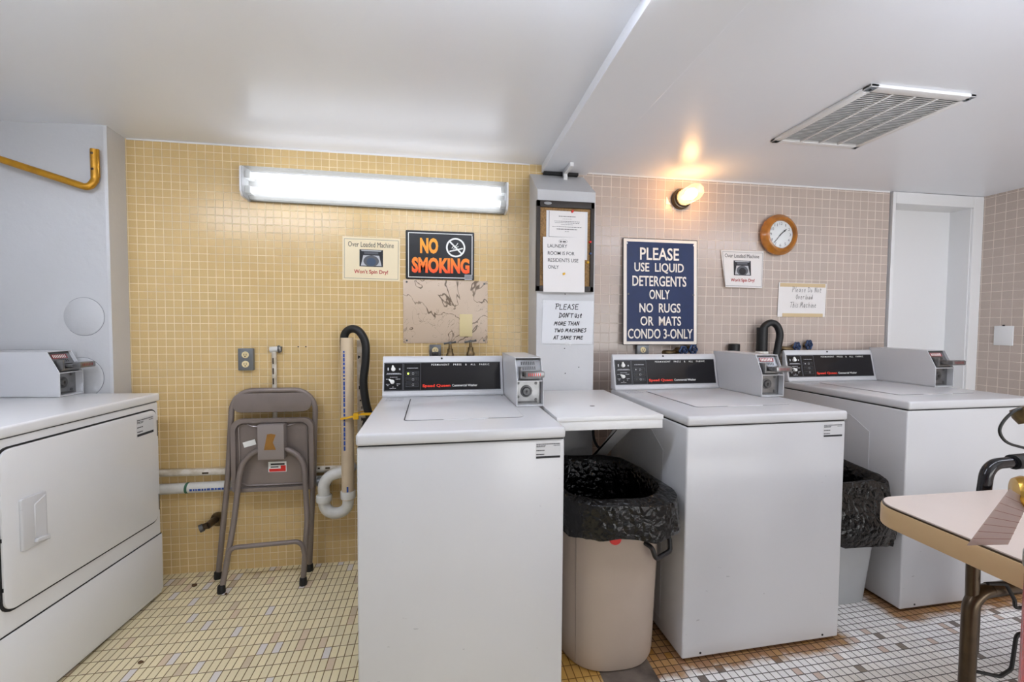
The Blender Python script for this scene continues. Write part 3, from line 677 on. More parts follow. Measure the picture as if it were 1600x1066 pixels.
b = MB(); b.rect(-.842+.86, -.790+.86, .514, .528, .0298); b.rect(-.790+.86, -.767+.86, .514, .543, .0298); b.build('red_block', M['red'], st)
b = MB(); b.rect(-.835+.86, -.772+.86, .546, .554, .0297); b.rect(-.835+.86, -.80+.86, .534, .539, .0297); b.build('sticker_print', M['ink'], st)
for (x, y) in ((-1.085, 2.226), (-.670, 2.234), (-1.012, 2.103), (-.664, 2.115)):
    b = MB(); b.lathe([(.0165, 0), (.0175, .006), (.0155, .032), (.013, .036)], P(x, y, 0), 'z', 16); b.build('rubber_foot', M['rubber'], t)

# ------------------------------------------------------------------ plumbing on the yellow wall
t = thing('upper_pipe', 'thin white painted pipe running along the yellow wall, the upper of two', 'pipe', (-.95, 2.275, .505))
b = MB(); b.cyl((-.51, 0, .006), (.47, 0, -.012), .0165, 16); b.build('pipe', M['pipew'], t)
b = MB(); rnd = random.Random(5)
for k in range(12): x = rnd.uniform(-.45, .4); b.box(x, x+rnd.uniform(.008, .03), -.0172, -.0155, -.004, .004)
b.build('paint_chip', M['legsteel'], t)
t = thing('lower_pipe', 'thicker white plastic drain pipe on the yellow wall, below the thin pipe', 'pipe', (-.95, 2.266, .432))
b = MB(); b.cyl((-.51, 0, 0), (.36, 0, .008), .025, 20); b.build('pipe', M['pvcw'], t)
b = MB(); b.lathe([(.0258, 0), (.0258, .012)], (-.285, 0, .002), 'x', 20); b.build('green_band', mat('green_band', '#3f6b52', .6), t)
b = MB(); x = -.26
while x < .03: q = rnd.uniform(.006, .014); b.box(x, x+q, -.0256, -.0245, -.006, .004); x += q+.004
b.build('pipe_print', M['blueink'], t)
# standpipe with trap
t = thing('standpipe', 'beige plastic standpipe with curved white trap beside the nearest washer', 'pipe', (-.475, 2.19, 0))
b = MB(); b.lathe([(.0295, .37), (.0295, 1.163), (.026, 1.163), (.026, 1.05), (0, 1.05)], (0, 0, 0), 'z', 28); b.build('pipe', M['pvc'], t)
b = MB(); z = 1.10
while z > .62:
    q = rnd.uniform(.008, .022); b.box(-.012, -.004, -.0301, -.0275, z-q, z, 0); z -= q+rnd.uniform(.003, .008)
b.build('pipe_print', M['blueink'], t)
b = MB(); b.box(.0, .008, -.0303, -.0275, .413, .440); b.build('pipe_print', M['blueink'], t)
b = MB(); b.tube(fillet([(0, 0, .405), (-.0, 0, .305), (-.110, 0, .300), (-.115, 0, .48), (-.02, .03, .50), (.0, .09, .50)], [0, .058, .055, .06, .04, 0], 9), .027, 16); b.build('trap', M['pvcw'], t)
b = MB(); b.lathe([(.034, .375), (.035, .380), (.035, .408), (.033, .412)], (0, 0, 0), 'z', 24); b.build('slip_nut', M['pvcw'], t)
b = MB(); b.M = Matrix.Translation((-.113, 0, .378)) @ Matrix.Rotation(R(2), 4, 'Y'); b.lathe([(.034, -.014), (.0355, -.01), (.0355, .014), (.033, .018)], (0, 0, 0), 'z', 24); b.build('slip_nut', M['pvcw'], t)
b = MB(); b.cyl((-.155, .05, .445), (-.095, .05, .445), .024, 16); b.build('pipe_joint', M['greyplate'], t)
hp = spline([(-.487, 2.19, 1.10), (-.485, 2.188, 1.175), (-.455, 2.18, 1.205), (-.415, 2.17, 1.195), (-.385, 2.165, 1.14), (-.384, 2.165, 1.05), (-.394, 2.165, .95), (-.383, 2.16, .85), (-.36, 2.15, .77), (-.33, 2.12, .66), (-.28, 2.10, .55), (-.21, 2.10, .45)], 7)
b = MB(); b.tube(hp, .019, 14); tag(b.build('drain_hose', M['rubber'], ), 'thick black hose hooked over the top of the beige standpipe', 'hose')
b = MB(); zt = .79
b.tube([(-.43+.072*math.cos(R(a)), 2.180+.042*math.sin(R(a)), zt+.018*math.cos(R(a))) for a in range(0, 360, 12)], .0075, 8, closed=True, flat=.35)
b.box(-.437, -.412, 2.128, 2.142, zt-.016, zt+.014, .003); b.box(-.40, -.35, 2.128, 2.131, zt+.004, zt+.016)
tag(b.build('cable_tie', M['yellow']), 'yellow plastic strap tying the black hose to the standpipe', 'strap')
t = thing('wall_conduit', 'narrow white strip with black marks behind the beige standpipe', 'conduit', (-.425, 2.27, 0))
b = MB(); b.box(-.018, .018, -.01, .02, .40, 1.15, .003); b.build('strip', M['pipew'], t)
b = MB()
for z in (1.06, 1.055, 1.02, .985, .90, .84, .80, .74, .70): x = rnd.uniform(-.014, .004); b.box(x, x+rnd.uniform(.004, .012), -.0106, -.0098, z, z+rnd.uniform(.006, .02))
b.build('black_mark', M['ink'], t)
b = MB(); b.tube([(-.395, 2.22, .76-.006*i) for i in range(60)], [.017 if i % 4 < 2 else .0135 for i in range(60)], 12)
tag(b.build('corrugated_hose', M['rubber']), 'black ribbed hose hanging in the gap beside the nearest washer', 'hose')
t = thing('capped_riser', 'thin white capped water pipe rising up the yellow wall behind the folding chair', 'pipe', (-.838, 2.279, 0))
b = MB(); b.cyl((0, 0, .52), (.0, 0, 1.10), .011, 14); b.build('pipe', M['pipew'], t)
b = MB(); b.cyl((-.018, -.004, 1.100), (.030, .004, 1.104), .0145, 16); b.build('elbow', M['pvcw'], t)
b = MB(); b.cyl((.02, -.002, 1.102), (.028, -.001, 1.103), .019, 16); b.cyl((.028, 0, 1.09), (.03, 0, 1.115), .008, 10); b.build('cap', M['dsteel'], t)
b = MB()
for z in (.93, .98, 1.03): b.box(-.004, .002, -.0118, -.0105, z, z+.03)
b.build('paint_chip', M['legsteel'], t)
t = thing('hose_bib', 'small dark hose tap low on the yellow wall left of the folding chair', 'tap', (-1.12, D, .262))
b = MB(); b.lathe([(.034, -.006), (.036, 0)], (.01, 0, .0), 'y', 20); b.build('flange', M['oldbrass'], t)
b = MB(); b.cyl((.0, 0, 0), (-.01, -.06, -.005), .017, 14); b.cyl((-.01, -.055, -.005), (-.034, -.06, -.012), .015, 14); b.build('body', M['legsteel'], t)
b = MB(); b.cyl((-.028, -.06, -.011), (-.042, -.066, -.016), .019, 12); b.build('nut', M['dsteel'], t)
b = MB(); 
for x in (-.73, -.694): b.lathe([(.0035, -.0006), (.0035, .001)], (x, D, 1.114), 'y', 12)
struct(b.build('trim_7', M['gap'], smooth=0))

# ------------------------------------------------------------------ outlets and plates
def outlet(label, x, z, w_, h_, depth, m, kind='outlet'):
    t = thing('electrical_outlet', label, 'outlet', (x, D, z), group=None)
    b = MB(); b.box(-w_/2, w_/2, -depth, 0, -h_/2, h_/2, .003); b.build('box', m, t)
    for s in (1, -1):
        b = MB(); b.M = Matrix.Translation((0, -depth, s*h_*.21)); b.lathe([(0, -.003), (.0155, -.003), (.0165, 0)], (0, 0, 0), 'y', 20); rc = b.build('receptacle', M['outlet_ivory'], t)
        b = MB(); b.M = Matrix.Translation((0, -depth-.0034, s*h_*.21)); b.box(-.0065, -.004, 0, .001, -.003, .006); b.box(.004, .0065, 0, .001, -.003, .006); b.lathe([(.003, 0), (.003, .001)], (0, 0, -.008), 'y', 10); b.build('slot', M['black'], rc)
    return t
outlet('grey metal outlet box with two sockets on the yellow wall above the folding chair', -.966, 1.053, .068, .108, .022, M['greyplate'])
t = outlet('dark outlet box with black plug behind the nearest washer, left of the brass taps', -.055, 1.075, .060, .100, .022, M['dsteel'])
b = MB(); b.box(-.016, .016, -.05, -.025, -.02, .014, .006); b.tube(spline([(0, -.05, -.02), (.0, -.055, -.08), (.01, -.04, -.18)]), .004, 8); b.build('plug', M['black'], t)
outlet('grey outlet box with ivory sockets under the blue sign', 1.085, 1.075, .070, .10, .03, M['greyplate'])
t = thing('blank_plate', 'pale square cover plate on the pink tiles of the right wall', 'cover plate', (XR, 2.15, 1.185))
b = MB(); b.box(-.007, 0, -.046, .046, -.060, .060, .002); b.build('plate', M['wood_paint'], t)
b = MB(); b.box(-.009, -.006, -.006, .006, .058, .066, .001); b.build('clip', M['ink'], t)

# ------------------------------------------------------------------ taps behind the washers
def tee_tap(label, x, z):
    t = thing('water_tap', label, 'tap', (x, D, z), group='brass taps behind the nearest washer')
    b = MB(); b.cyl((0, 0, -.075), (0, -.055, -.075), .014, 14); b.lathe([(.012, -.10), (.02, -.09), (.021, -.06), (.0155, -.05), (.014, -.03), (.009, -.028), (.007, -.005)], (0, -.055, 0), 'z', 16); b.build('body', M['oldbrass'], t)
    b = MB(); b.cyl((0, -.055, -.012), (0, -.055, .004), .007, 12); b.tube([(-.032, -.055, -.003), (-.012, -.055, .0), (0, -.055, .003), (.014, -.055, .002), (.03, -.055, .006)], [.006, .0042, .0062, .0042, .006], 10); b.build('handle', M['dsteel'], t)
tee_tap('brass tap with T handle behind the nearest washer, left one of the pair', .021, 1.135)
tee_tap('brass tap with T handle behind the nearest washer, right one under the ivory plate', .126, 1.143)
def wheel_tap(label, x, z, yo, grp):
    t = thing('wheel_valve', label, 'valve', (x, D, z), group=grp)
    b = MB(); b.cyl((-.01, 0, -.006), (0, -yo, 0), .011, 12); b.lathe([(.016, -yo*.7), (.02, -yo*.55), (.018, -yo*.2)], (0, 0, 0), 'y', 14); b.build('stem', M['oldbrass'], t)
    b = MB(); n_ = 6; b.M = Matrix.Translation((0, -yo, 0)) @ Matrix.Rotation(R(12), 4, 'Z')
    b.tube([((.0245+.003*math.cos(6*R(a)))*math.cos(R(a)), 0, (.0245+.003*math.cos(6*R(a)))*math.sin(R(a))) for a in range(0, 360, 8)], .0055, 8, closed=True)
    for k in range(n_): a = 2*math.pi*k/n_; b.tube([(0, 0, 0), (.024*math.cos(a), 0, .024*math.sin(a))], .0034, 6)
    b.lathe([(0, -.008), (.009, -.007), (.01, .006)], (0, 0, 0), 'y', 12); b.build('hand_wheel', M['bluewheel'], t)
wheel_tap('blue wheel valve below the blue sign, left one of the pair', 1.295, 1.092, .085, 'blue wheel valves under the blue sign')
wheel_tap('blue wheel valve below the blue sign, right one of the pair', 1.372, 1.099, .055, 'blue wheel valves under the blue sign')
wheel_tap('blue wheel valve right of the black curved hose, left one of the pair', 2.045, 1.112, .034, 'blue wheel valves right of the black hose')
wheel_tap('blue wheel valve right of the black curved hose, right one of the pair', 2.130, 1.124, .028, 'blue wheel valves right of the black hose')
for (x, z, lb) in ((1.255, 1.085, 'dark brass pipe stub left of the blue wheel valves under the blue sign'), (1.985, 1.106, 'dark brass pipe stub between the black hose and the blue wheel valves')):
    b = MB(); b.tube(fillet([(x+.05, D-.024, z-.010), (x-.02, D-.024, z-.006), (x-.03, D+.01, z-.006)], .015, 5), .0155, 12); tag(b.build('valve_pipe', M['oldbrass']), lb, 'pipe')
# black standpipe and hose between middle and right washers
t = thing('black_standpipe', 'short black standpipe rising behind the middle washer coin box', 'pipe', (1.80, 2.24, 0))
b = MB(); b.lathe([(.029, .90), (.029, 1.225), (.024, 1.225), (.024, 1.15), (0, 1.15)], (0, 0, 0), 'z', 24); b.build('pipe', M['rubber'], t)
b = MB(); b.lathe([(.033, 1.06), (.035, 1.065), (.035, 1.085), (.033, 1.088)], (0, 0, 0), 'z', 24); b.build('collar', M['pvcw'], t)
b = MB(); b.tube(spline([(1.797, 2.24, 1.18), (1.808, 2.236, 1.228), (1.842, 2.23, 1.252), (1.878, 2.225, 1.238), (1.896, 2.22, 1.19), (1.888, 2.22, 1.12), (1.870, 2.22, 1.02), (1.86, 2.22, .9)], 7), .0195, 14)
tag(b.build('drain_hose', M['rubber']), 'black hose curving over into the black standpipe by the right-hand washers', 'hose')
b = MB(); b.lathe([(.030, 1.0), (.030, 1.128), (.026, 1.130), (0, 1.130)], (1.64, 2.26, 0), 'z', 22); tag(b.build('pipe_stub', M['rubber']), 'black capped pipe stub just above the middle washer coin box', 'pipe')

# ------------------------------------------------------------------ fluorescent wall fixture
t = thing('fluorescent_light', 'long white two-tube fluorescent light on the yellow wall', 'light', (-.318, D, 1.892), 0)
t.rotation_euler = (0, R(.35), 0)
L_ = .632
prof = [(0, .076), (-.088, .068), (-.094, .060), (-.094, -.048), (-.075, -.070), (0, -.076)]
b = MB(); b.box(-L_+.005, L_-.005, -.022, 0, -.068, .068, .002); b.build('housing', M['fixt'], t)
b = MB()
vs = [(x, p[0], p[1]) for x in (-L_+.010, L_-.010) for p in prof]; n = len(prof); b.add(vs, [(k, k+1, n+k+1, n+k) for k in range(n-1)]); b.build('lens', M['lens'], t)
for s in (-1, 1):
    b = MB(); x0, x1 = sorted((s*L_, s*(L_-.012))); b.prism(prof, 'x', x0, x1, .0015, 1); b.build('end_cap', M['wood_paint'], t)
for z in (.034, -.034):
    b = MB(); b.cyl((-L_+.038, -.052, z), (L_-.038, -.052, z), .0145, 16); tb = b.build('lamp_tube', M['tube'], t)
    for s in (-1, 1):
        b = MB(); b.box(s*(L_-.026)-.012, s*(L_-.026)+.012, -.07, -.02, z-.017, z+.017, .003); b.build('lamp_holder', M['white'], tb)
# row of added fill fixtures on the ceiling, out of view above the camera
for (x, lb, zc) in ((-1.30, 'added fluorescent fill light, out of view on the ceiling above the camera, by the dryer', HL), (-.02, 'added fluorescent fill light, out of view on the ceiling above the camera, middle of the row', HL), (1.50, 'added fluorescent fill light, out of view on the ceiling above the camera, nearest the vent grille', HR), (2.70, 'added fluorescent fill light, out of view on the ceiling above the camera, by the right wall', HR)):
    t = thing('fluorescent_light', lb, 'light', (x, .92 if x < 1 else .70, zc))
    b = MB(); b.box(-.56, .56, -.12, .12, -.03, 0, .003); b.build('housing', M['wood_paint'], t)
    for y in (-.06, .06):
        b = MB(); b.cyl((-.52, y, -.05), (.52, y, -.05), .0155, 14); b.build('lamp_tube', M['fill_tube_strong' if x < -1 else 'fill_tube'], t)

# ------------------------------------------------------------------ jar light
t = thing('jar_light', 'lit glass jar bulb fixture with brown base on the pink wall', 'light', (1.306, D, 1.943))
b = MB(); b.lathe([(.057, 0), (.057, -.018), (.053, -.026), (.047, -.028), (.047, -.040), (.043, -.042)], (0, 0, 0), 'y', 32); b.build('base', M['legsteel'], t)
b = MB(); b.lathe([(.042, -.038), (.044, -.048), (.0435, -.15), (.040, -.166), (.032, -.180), (.018, -.190), (0, -.193)], (0, 0, 0), 'y', 32); b.build('glass_jar', M['jar'], t)
b = MB(); b.lathe([(.013, -.04), (.014, -.06), (.026, -.085), (.030, -.105), (.026, -.128), (.014, -.140), (0, -.142)], (0, 0, 0), 'y', 24); b.build('bulb', M['bulb'], t)

# ------------------------------------------------------------------ signs and papers
def pic_machine(par, X, Z, y, tone, x0=168, x1=368, z0=350, z1=203):
    """small printed photo of an open washer; X, Z map drawing units to the sign"""
    fx = lambda a: X(x0+(x1-x0)*a); fz = lambda a: Z(z0+(z1-z0)*a)
    b = MB(); b.rect(fx(0), fx(1), fz(0), fz(1), y); b.build('photo_print', M['ink'], par)
    b = MB(); b.poly([(fx(.06), y-.0003, fz(.05)), (fx(.94), y-.0003, fz(.05)), (fx(.84), y-.0003, fz(.66)), (fx(.16), y-.0003, fz(.66))]); b.poly([(fx(.05), y-.0003, fz(.97)), (fx(.95), y-.0003, fz(.97)), (fx(.9), y-.0003, fz(.9)), (fx(.1), y-.0003, fz(.9))]); b.build('photo_panel', M['lgrey'], par)
    b = MB(); b.disc(fx(.5), fz(.33), (fx(1)-fx(0))*.33, y-.0006, 28, rz=(fz(1)-fz(0))*.33); b.rect(fx(.2), fx(.8), fz(.74), fz(.86), y-.0006); b.build('photo_tub', M['dgrey'], par)
    b = MB(); b.disc(fx(.5), fz(.28), (fx(1)-fx(0))*.20, y-.0009, 24, rz=(fz(1)-fz(0))*.24); b.build('photo_drum', tone, par)
# yellow-wall overload sign
x0, x1, z0, z1 = -.515, -.233, 1.453, 1.674
t = thing('overload_sign', 'cream paper overload notice with machine picture on the yellow wall', 'sign', (-.374, D, 1.56)); t.rotation_euler = (0, R(.5), 0)
X = lambda p: (p-270)/490*.282
Z = lambda q: (283-q)/373*.218
b = MB(); b.box(X(25), X(515), -.003, 0, Z(470), Z(97)); b.build('paper', M['cream'], t)
b = MB(); b.frame(X(40), X(500), Z(455), Z(115), .0018, -.0034); b.build('border', M['pencil'], t)
b = MB(); b.text('Over Loaded Machine', X(72), X(460), Z(182), Z(138), -.0035, 0); b.build('black_lettering', M['ink'], t)
b = MB(); b.text("Won't Spin Dry!", X(122), X(412), Z(420), Z(376), -.0035, .022); b.build('red_lettering', M['redink'], t)
pic_machine(t, X, Z, -.0035, mat('photo_blue', '#3c4d63', .5))
# pink-wall overload sign (bottom curls)
t = thing('overload_sign', 'white paper overload notice with machine picture below the clock', 'sign', (1.697, D, 1.562))
t.location = (1.697, D-.002, 1.668); t.rotation_euler = (R(-4), 0, 0)
b = MB(); b.prism([(-.138, 0), (.136, .001), (.121, -.215), (-.112, -.213)], 'y', -.003, -.001); b.build('paper', M['paper'], t, smooth=0)
SL = Matrix.Translation((0, -.0034, 0))
X = lambda p: (p-272)/372*.274
Z = lambda q: (402-q)/325*.215
b = MB(); b.M = SL
bd = [(X(100), Z(415)), (X(446), Z(418)), (X(432), Z(712)), (X(118), Z(712))]
for i in range(4): b.stroke([bd[i], bd[(i+1) % 4]], .0016, -.0006)
b.build('border', M['pencil'], t)
b = MB(); b.M = SL; b.text('Over Loaded Machine', X(118), X(415), Z(465), Z(432), -.0007, 0); b.build('black_lettering', M['ink'], t)
b = MB(); b.M = SL; b.text("Won't Spin Dry!", X(165), X(370), Z(684), Z(646), -.0007, .018); b.build('red_lettering', M['redink'], t)
_ob = MB.build
def slb(s, *a, **k):
    s.v = [tuple(SL @ Vector(p)) for p in s.v]; return _ob(s, *a, **k)
MB.build = slb; pic_machine(t, X, Z, -.0007, M['ink'], 192, 340, 620, 490); MB.build = _ob
# no smoking sign
t = thing('no_smoking_sign', 'black NO SMOKING sign with orange letters on the yellow wall', 'sign', (-.029, D, 1.588))
X = lambda p: (p-838)/575*.351
Z = lambda q: (261-q)/418*.250
b = MB(); b.prism(rrect(X(550), X(1125), Z(470), Z(52), .006), 'y', -.004, 0); b.build('board', M['signblk'], t)
b = MB(); b.frame(X(570), X(1110), Z(455), Z(70), .0038, -.0045); b.build('white_border', M['white'], t)
b = MB(); b.text('NO', X(668), X(820), Z(248), Z(113), -.0046, .05); b.build('orange_lettering', orangemat('orange_print_top', Z(248), Z(113), '#ff9a1c', '#ffad2a'), t)
b = MB(); b.text('SMOKING', X(600), X(1085), Z(415), Z(280), -.0046, .05); b.build('orange_lettering', orangemat('orange_print', Z(415), Z(280), '#ff4d1a', '#ff9420'), t)
cxs, czs, rs = X(967), Z(189), 82/575*.351
b = MB(); b.ring(cxs, czs, rs*.83, rs, -.0046); q = rs*.66; b.stroke([(cxs-q, czs+q), (cxs+q, czs-q)], rs*.16, -.0048)
b.stroke([(X(918), Z(222)), (X(1025), Z(195))], rs*.14, -.0046)
b.stroke([(X(935), Z(195)), (X(945), Z(180)), (X(972), Z(172)), (X(985), Z(150))], rs*.07, -.0046); b.stroke([(X(948), Z(200)), (X(962), Z(188)), (X(990), Z(180))], rs*.06, -.0046)
b.build('symbol', M['white'], t)
b = MB(); b.rect(X(1043), X(1110), Z(468), Z(422), -.0047); b.build('price_label', M['lgrey'], t)
b = MB()
for k in range(14): b.rect(X(1047+k*4.3), X(1047+k*4.3+(1.5 if k % 3 else 2.6)), Z(460), Z(426), -.0050)
b.build('barcode', M['ink'], t)
for (a, c) in ((565, 64), (1112, 80), (565, 450), (1112, 460)):
    b = MB(); b.lathe([(0, -.0058), (.0035, -.005), (.004, -.003)], (X(a), 0, Z(c)), 'y', 12); b.build('nail', M['gap'], t)
# marbled panel and blank plate
t = thing('marbled_panel', 'tan marbled square panel screwed to the yellow wall under the black sign', 'panel', (0, D, 1.296))
b = MB(); b.box(-.218, .218, -.006, 0, -.164, .164, .001); b.build('panel', M['marble'], t)
for (x, z) in ((-.2, .152), (.2, .15), (-.2, -.15), (.2, -.15)):
    b = MB(); b.lathe([(0, -.0085), (.005, -.008), (.0055, -.005)], (x, 0, z), 'y', 12); b.build('screw', M['dsteel'], t)
t = thing('blank_plate', 'ivory blank cover plate mounted on the marbled panel', 'cover plate', (.104, D-.006, 1.226))
b = MB(); b.box(-.034, .034, -.006, 0, -.059, .059, .002); b.build('plate', M['switch'], t)
for z in (.042, -.042):
    b = MB(); b.lathe([(0, -.0075), (.003, -.007), (.0034, -.005)], (0, 0, z), 'y', 10); b.build('screw', M['switch'], t)
# bulletin board on the pillar
t = thing('bulletin_board', 'dark framed cork bulletin board on the white pillar', 'bulletin board', (.582, PY, 1.615))
bx0, bx1, bz0, bz1 = -.149, .143, -.218, .221
b = MB(); b.box(bx0+.01, bx1-.01, -.010, 0, bz0+.01, bz1-.01); b.build('cork', M['cork'], t)
b = MB(); fw = .019
b.box(bx0, bx1, -.02, 0, bz1-.032, bz1, .002); b.box(bx0, bx1, -.02, 0, bz0, bz0+.026, .002); b.box(bx0, bx0+fw, -.02, 0, bz0, bz1, .002); b.box(bx1-fw, bx1, -.02, 0, bz0, bz1, .002); b.build('board_frame', M['dwood'], t)
b = MB(); b.M = Matrix.Translation((-.094, -.0205, .207)); b.prism([(.019*math.cos(k/8*math.pi), .007*math.sin(k/8*math.pi)) for k in range(16)], 'y', -.001, .001); b.build('oval_badge', M['steel'], t)
yb = PY-.010
def bp_(p, q):  # crop pixel (zoom of the board) -> pillar plane
    return (.582 + (p-390)/570*.292, 1.615 + (526-q)/905*.439)
t = thing('rules_sheet', 'white printed rules sheet pinned high on the cork board', 'notice', (0, yb, 0))
b = MB(); p = bp_(198, 650); q = bp_(605, 165); b.box(p[0], q[0], -.0012, 0, p[1], q[1]); b.build('backing_sheet', M['paper_w'], t)
b = MB(); p = bp_(225, 640); q = bp_(580, 170); b.box(p[0], q[0], -.0022, -.0012, p[1], q[1]); b.build('sheet', M['paper'], t)
b = MB(); rnd = random.Random(9)
p = bp_(222, 413); q = bp_(575, 428); b.rect(p[0], q[0], q[1]-.0003, q[1]+.0014, -.0026); p = bp_(222, 430); q = bp_(226, 170); b.rect(p[0], q[0], p[1], q[1], -.0026)
for (a, c, z, h) in ((318, 485, 220, 7), (355, 445, 245, 3), (275, 525, 270, 5), (280, 520, 285, 5), (340, 460, 302, 5), (255, 548, 325, 5), (298, 500, 348, 8), (380, 420, 370, 4)):
    x = a
    while x < c:
        w_ = rnd.uniform(8, 22); p = bp_(x, z+h/2); q = bp_(min(c, x+w_), z-h/2); b.rect(p[0], q[0], p[1], q[1], -.0026); x += w_+4
b.build('small_print', M['pencil'], t)
t = thing('laundry_notice', 'white paper notice reading LAUNDRY ROOM pinned low on the cork board', 'notice', (0, yb-.011, 0))
b = MB(); A = bp_(160, 435); B_ = bp_(572, 428); C_ = bp_(576, 985); D_ = bp_(170, 985)
quad = [A, B_, C_, D_]; b.prism([(k[0], k[1]) for k in quad], 'y', -.001, 0); b.build('sheet', M['paper'], t, smooth=0)
b = MB()
for (s_, a, c, z0_, z1_) in (('LAUNDRY', 207, 398, 540, 505), ('ROOM IS FOR', 209, 472, 612, 577), ('RESIDENTS USE', 211, 510, 682, 646), ('ONLY', 213, 318, 750, 715)):
    p = bp_(a, z0_); q = bp_(c, z1_); b.text(s_, p[0], q[0], p[1], q[1], -.0014, .006)
b.build('lettering', M['ink'], t)
b = MB(); p = bp_(358, 475); b.ring(p[0], p[1], .0205, .0220, -.0014, 28, k=.5); b.disc(p[0]-.011, p[1]-.001, .005, -.0014, 12); b.rect(p[0]-.002, p[0]+.014, p[1]-.005, p[1]+.003, -.0014); b.build('oval_emblem', M['pencil'], t)
for (px, py, m_, nm, yo) in ((450, 168, 'red', 'red pushpin at the top of the rules sheet', .003), (632, 468, 'red', 'red pushpin at the right of the cork board', 0), (634, 585, 'bluewheel', 'blue pushpin near the right of the cork board', 0), (612, 675, 'yellow', 'yellow pushpin low on the right of the cork board', 0), (368, 800, 'yellow', 'yellow pushpin in the laundry notice', .012)):
    p = bp_(px, py); b = MB(); b.lathe([(0, -.012), (.0055, -.011), (.0035, -.006), (.006, -.001), (.006, 0)], (p[0], yb-yo, p[1]), 'y', 12); tag(b.build('pushpin', M[m_]), nm, 'pushpin', 'pushpins on the cork board')
# handwriting: a small stroke alphabet, unit box
HW = {'P': [[(0, 0), (.08, 1)], [(-.1, .97), (.4, 1), (.55, .8), (.4, .55), (.05, .5)]], 'L': [[(.05, 1), (0, 0), (.5, .02)]], 'E': [[(.5, 1), (.05, .95), (0, 0), (.5, .02)], [(.03, .5), (.42, .52)]], 'A': [[(0, 0), (.3, 1), (.55, 0)], [(.12, .38), (.45, .4)]], 'S': [[(.5, .9), (.25, 1), (.08, .8), (.4, .5), (.42, .15), (.2, 0), (0, .1)]],
      'D': [[(.08, 1), (.05, 0)], [(-.08, .98), (.35, .9), (.55, .5), (.35, .08), (-.05, 0)]], 'O': [[(.3, 1), (.05, .7), (.05, .25), (.28, 0), (.5, .3), (.5, .7), (.3, 1)]], 'N': [[(0, 0), (.08, 1), (.45, .05), (.52, 1)]], "'": [[(.1, 1), (.05, .75)]], 'T': [[(-.05, .97), (.55, 1)], [(.25, 1), (.2, 0)]], 'U': [[(.05, 1), (.05, .2), (.25, 0), (.45, .2), (.48, 1)], [(.46, .3), (.52, 0)]],
      'M': [[(-.08, 0), (.12, 1), (.3, .35), (.55, 1), (.6, 0)]], 'R': [[(0, 0), (.08, 1), (.42, .95), (.45, .6), (.06, .5), (.5, 0)]], 'H': [[(.05, 1), (0, 0)], [(.5, 1), (.45, 0)], [(.02, .5), (.48, .52)]], 'W': [[(0, 1), (.15, 0), (.32, .6), (.48, 0), (.68, 1)]], 'C': [[(.5, .9), (.25, 1), (.05, .6), (.15, .1), (.5, .05)]], 'I': [[(.2, 1), (.15, 0)]],
      'l': [[(.2, 1), (.15, 0)]], 'e': [[(.05, .3), (.4, .38), (.3, .6), (.1, .5), (.08, .12), (.25, 0), (.42, .1)]], 'a': [[(.4, .55), (.15, .55), (.05, .2), (.2, 0), (.38, .3), (.4, .55), (.45, 0)]], 's': [[(.38, .55), (.15, .55), (.15, .38), (.35, .22), (.25, 0), (.05, .05)]], 'o': [[(.25, .6), (.05, .3), (.2, 0), (.42, .25), (.25, .6)]], 't': [[(.2, .9), (.18, .05), (.35, 0)], [(.02, .6), (.4, .62)]],
      'v': [[(.02, .6), (.2, 0), (.42, .6)]], 'r': [[(.08, .6), (.08, 0)], [(.08, .4), (.25, .6), (.38, .55)]], 'd': [[(.4, .5), (.12, .5), (.08, .1), (.3, .02), (.42, .4), (.46, 1), (.44, 0)]], 'h': [[(.05, 1), (.05, 0)], [(.05, .4), (.25, .6), (.4, .4), (.42, 0)]], 'i': [[(.15, .6), (.13, 0)], [(.17, .85), (.19, .8)]], 'c': [[(.4, .5), (.2, .6), (.06, .3), (.2, 0), (.42, .08)]], 'n': [[(.06, .6), (.05, 0)], [(.05, .4), (.25, .6), (.38, .4), (.4, 0)]],
      'u': [[(.05, .6), (.08, .1), (.25, 0), (.4, .2), (.42, .6)], [(.42, .2), (.48, 0)]], 'f': [[(.45, .95), (.25, .9), (.2, 0)], [(.03, .5), (.4, .52)]]}
def hand(b, s_, x0, x1, z0, h, y, wd, slant=.12, seed=1):
    rnd = random.Random(seed); adv = [(.42 if ch == ' ' else (.32 if ch in "Ili'" else (.86 if ch in 'MW' else .68))) for ch in s_]; k = (x1-x0)/sum(adv); x = x0
    for ch, a in zip(s_, adv):
        dz = rnd.uniform(-.04, .04)*h; hh = h*rnd.uniform(.92, 1.08)
        for st_ in HW.get(ch, []): b.stroke([(x+p[0]*k*.95+p[1]*slant*h, z0+dz+p[1]*hh) for p in st_], wd, y)
        x += a*k
t = thing('handwritten_note', 'white handwritten note about using two machines taped low on the pillar', 'notice', (.598, PY, 1.247))
def hp_(p, q): return ((p-570)/1030*.262, (545-q)/810*.216)
b = MB(); A = [hp_(80, 145), hp_(1095, 150), hp_(1100, 400), hp_(1080, 965), hp_(55, 950)]; b.prism([(k[0], k[1]) for k in A[::-1]], 'y', -.0035, -.0025); b.build('sheet', M['paper_w'], t, smooth=0)
b = MB()
for i, (s_, a, c, z0_, h_) in enumerate((('PLEASE', 330, 800, 312, 95), ("DON'T", 400, 690, 462, 80), ('use', 710, 870, 465, 110), ('MORE THAN', 305, 810, 607, 65), ('TWO MACHINES', 310, 960, 735, 65), ('AT SAME TIME', 290, 890, 870, 62))):
    p = hp_(a, z0_); q = hp_(c, z0_); hand(b, s_, p[0], q[0], p[1], h_/810*.216, -.0039, .0036, .1 if i == 0 else .16, i)
b.build('handwriting', M['ink'], t)
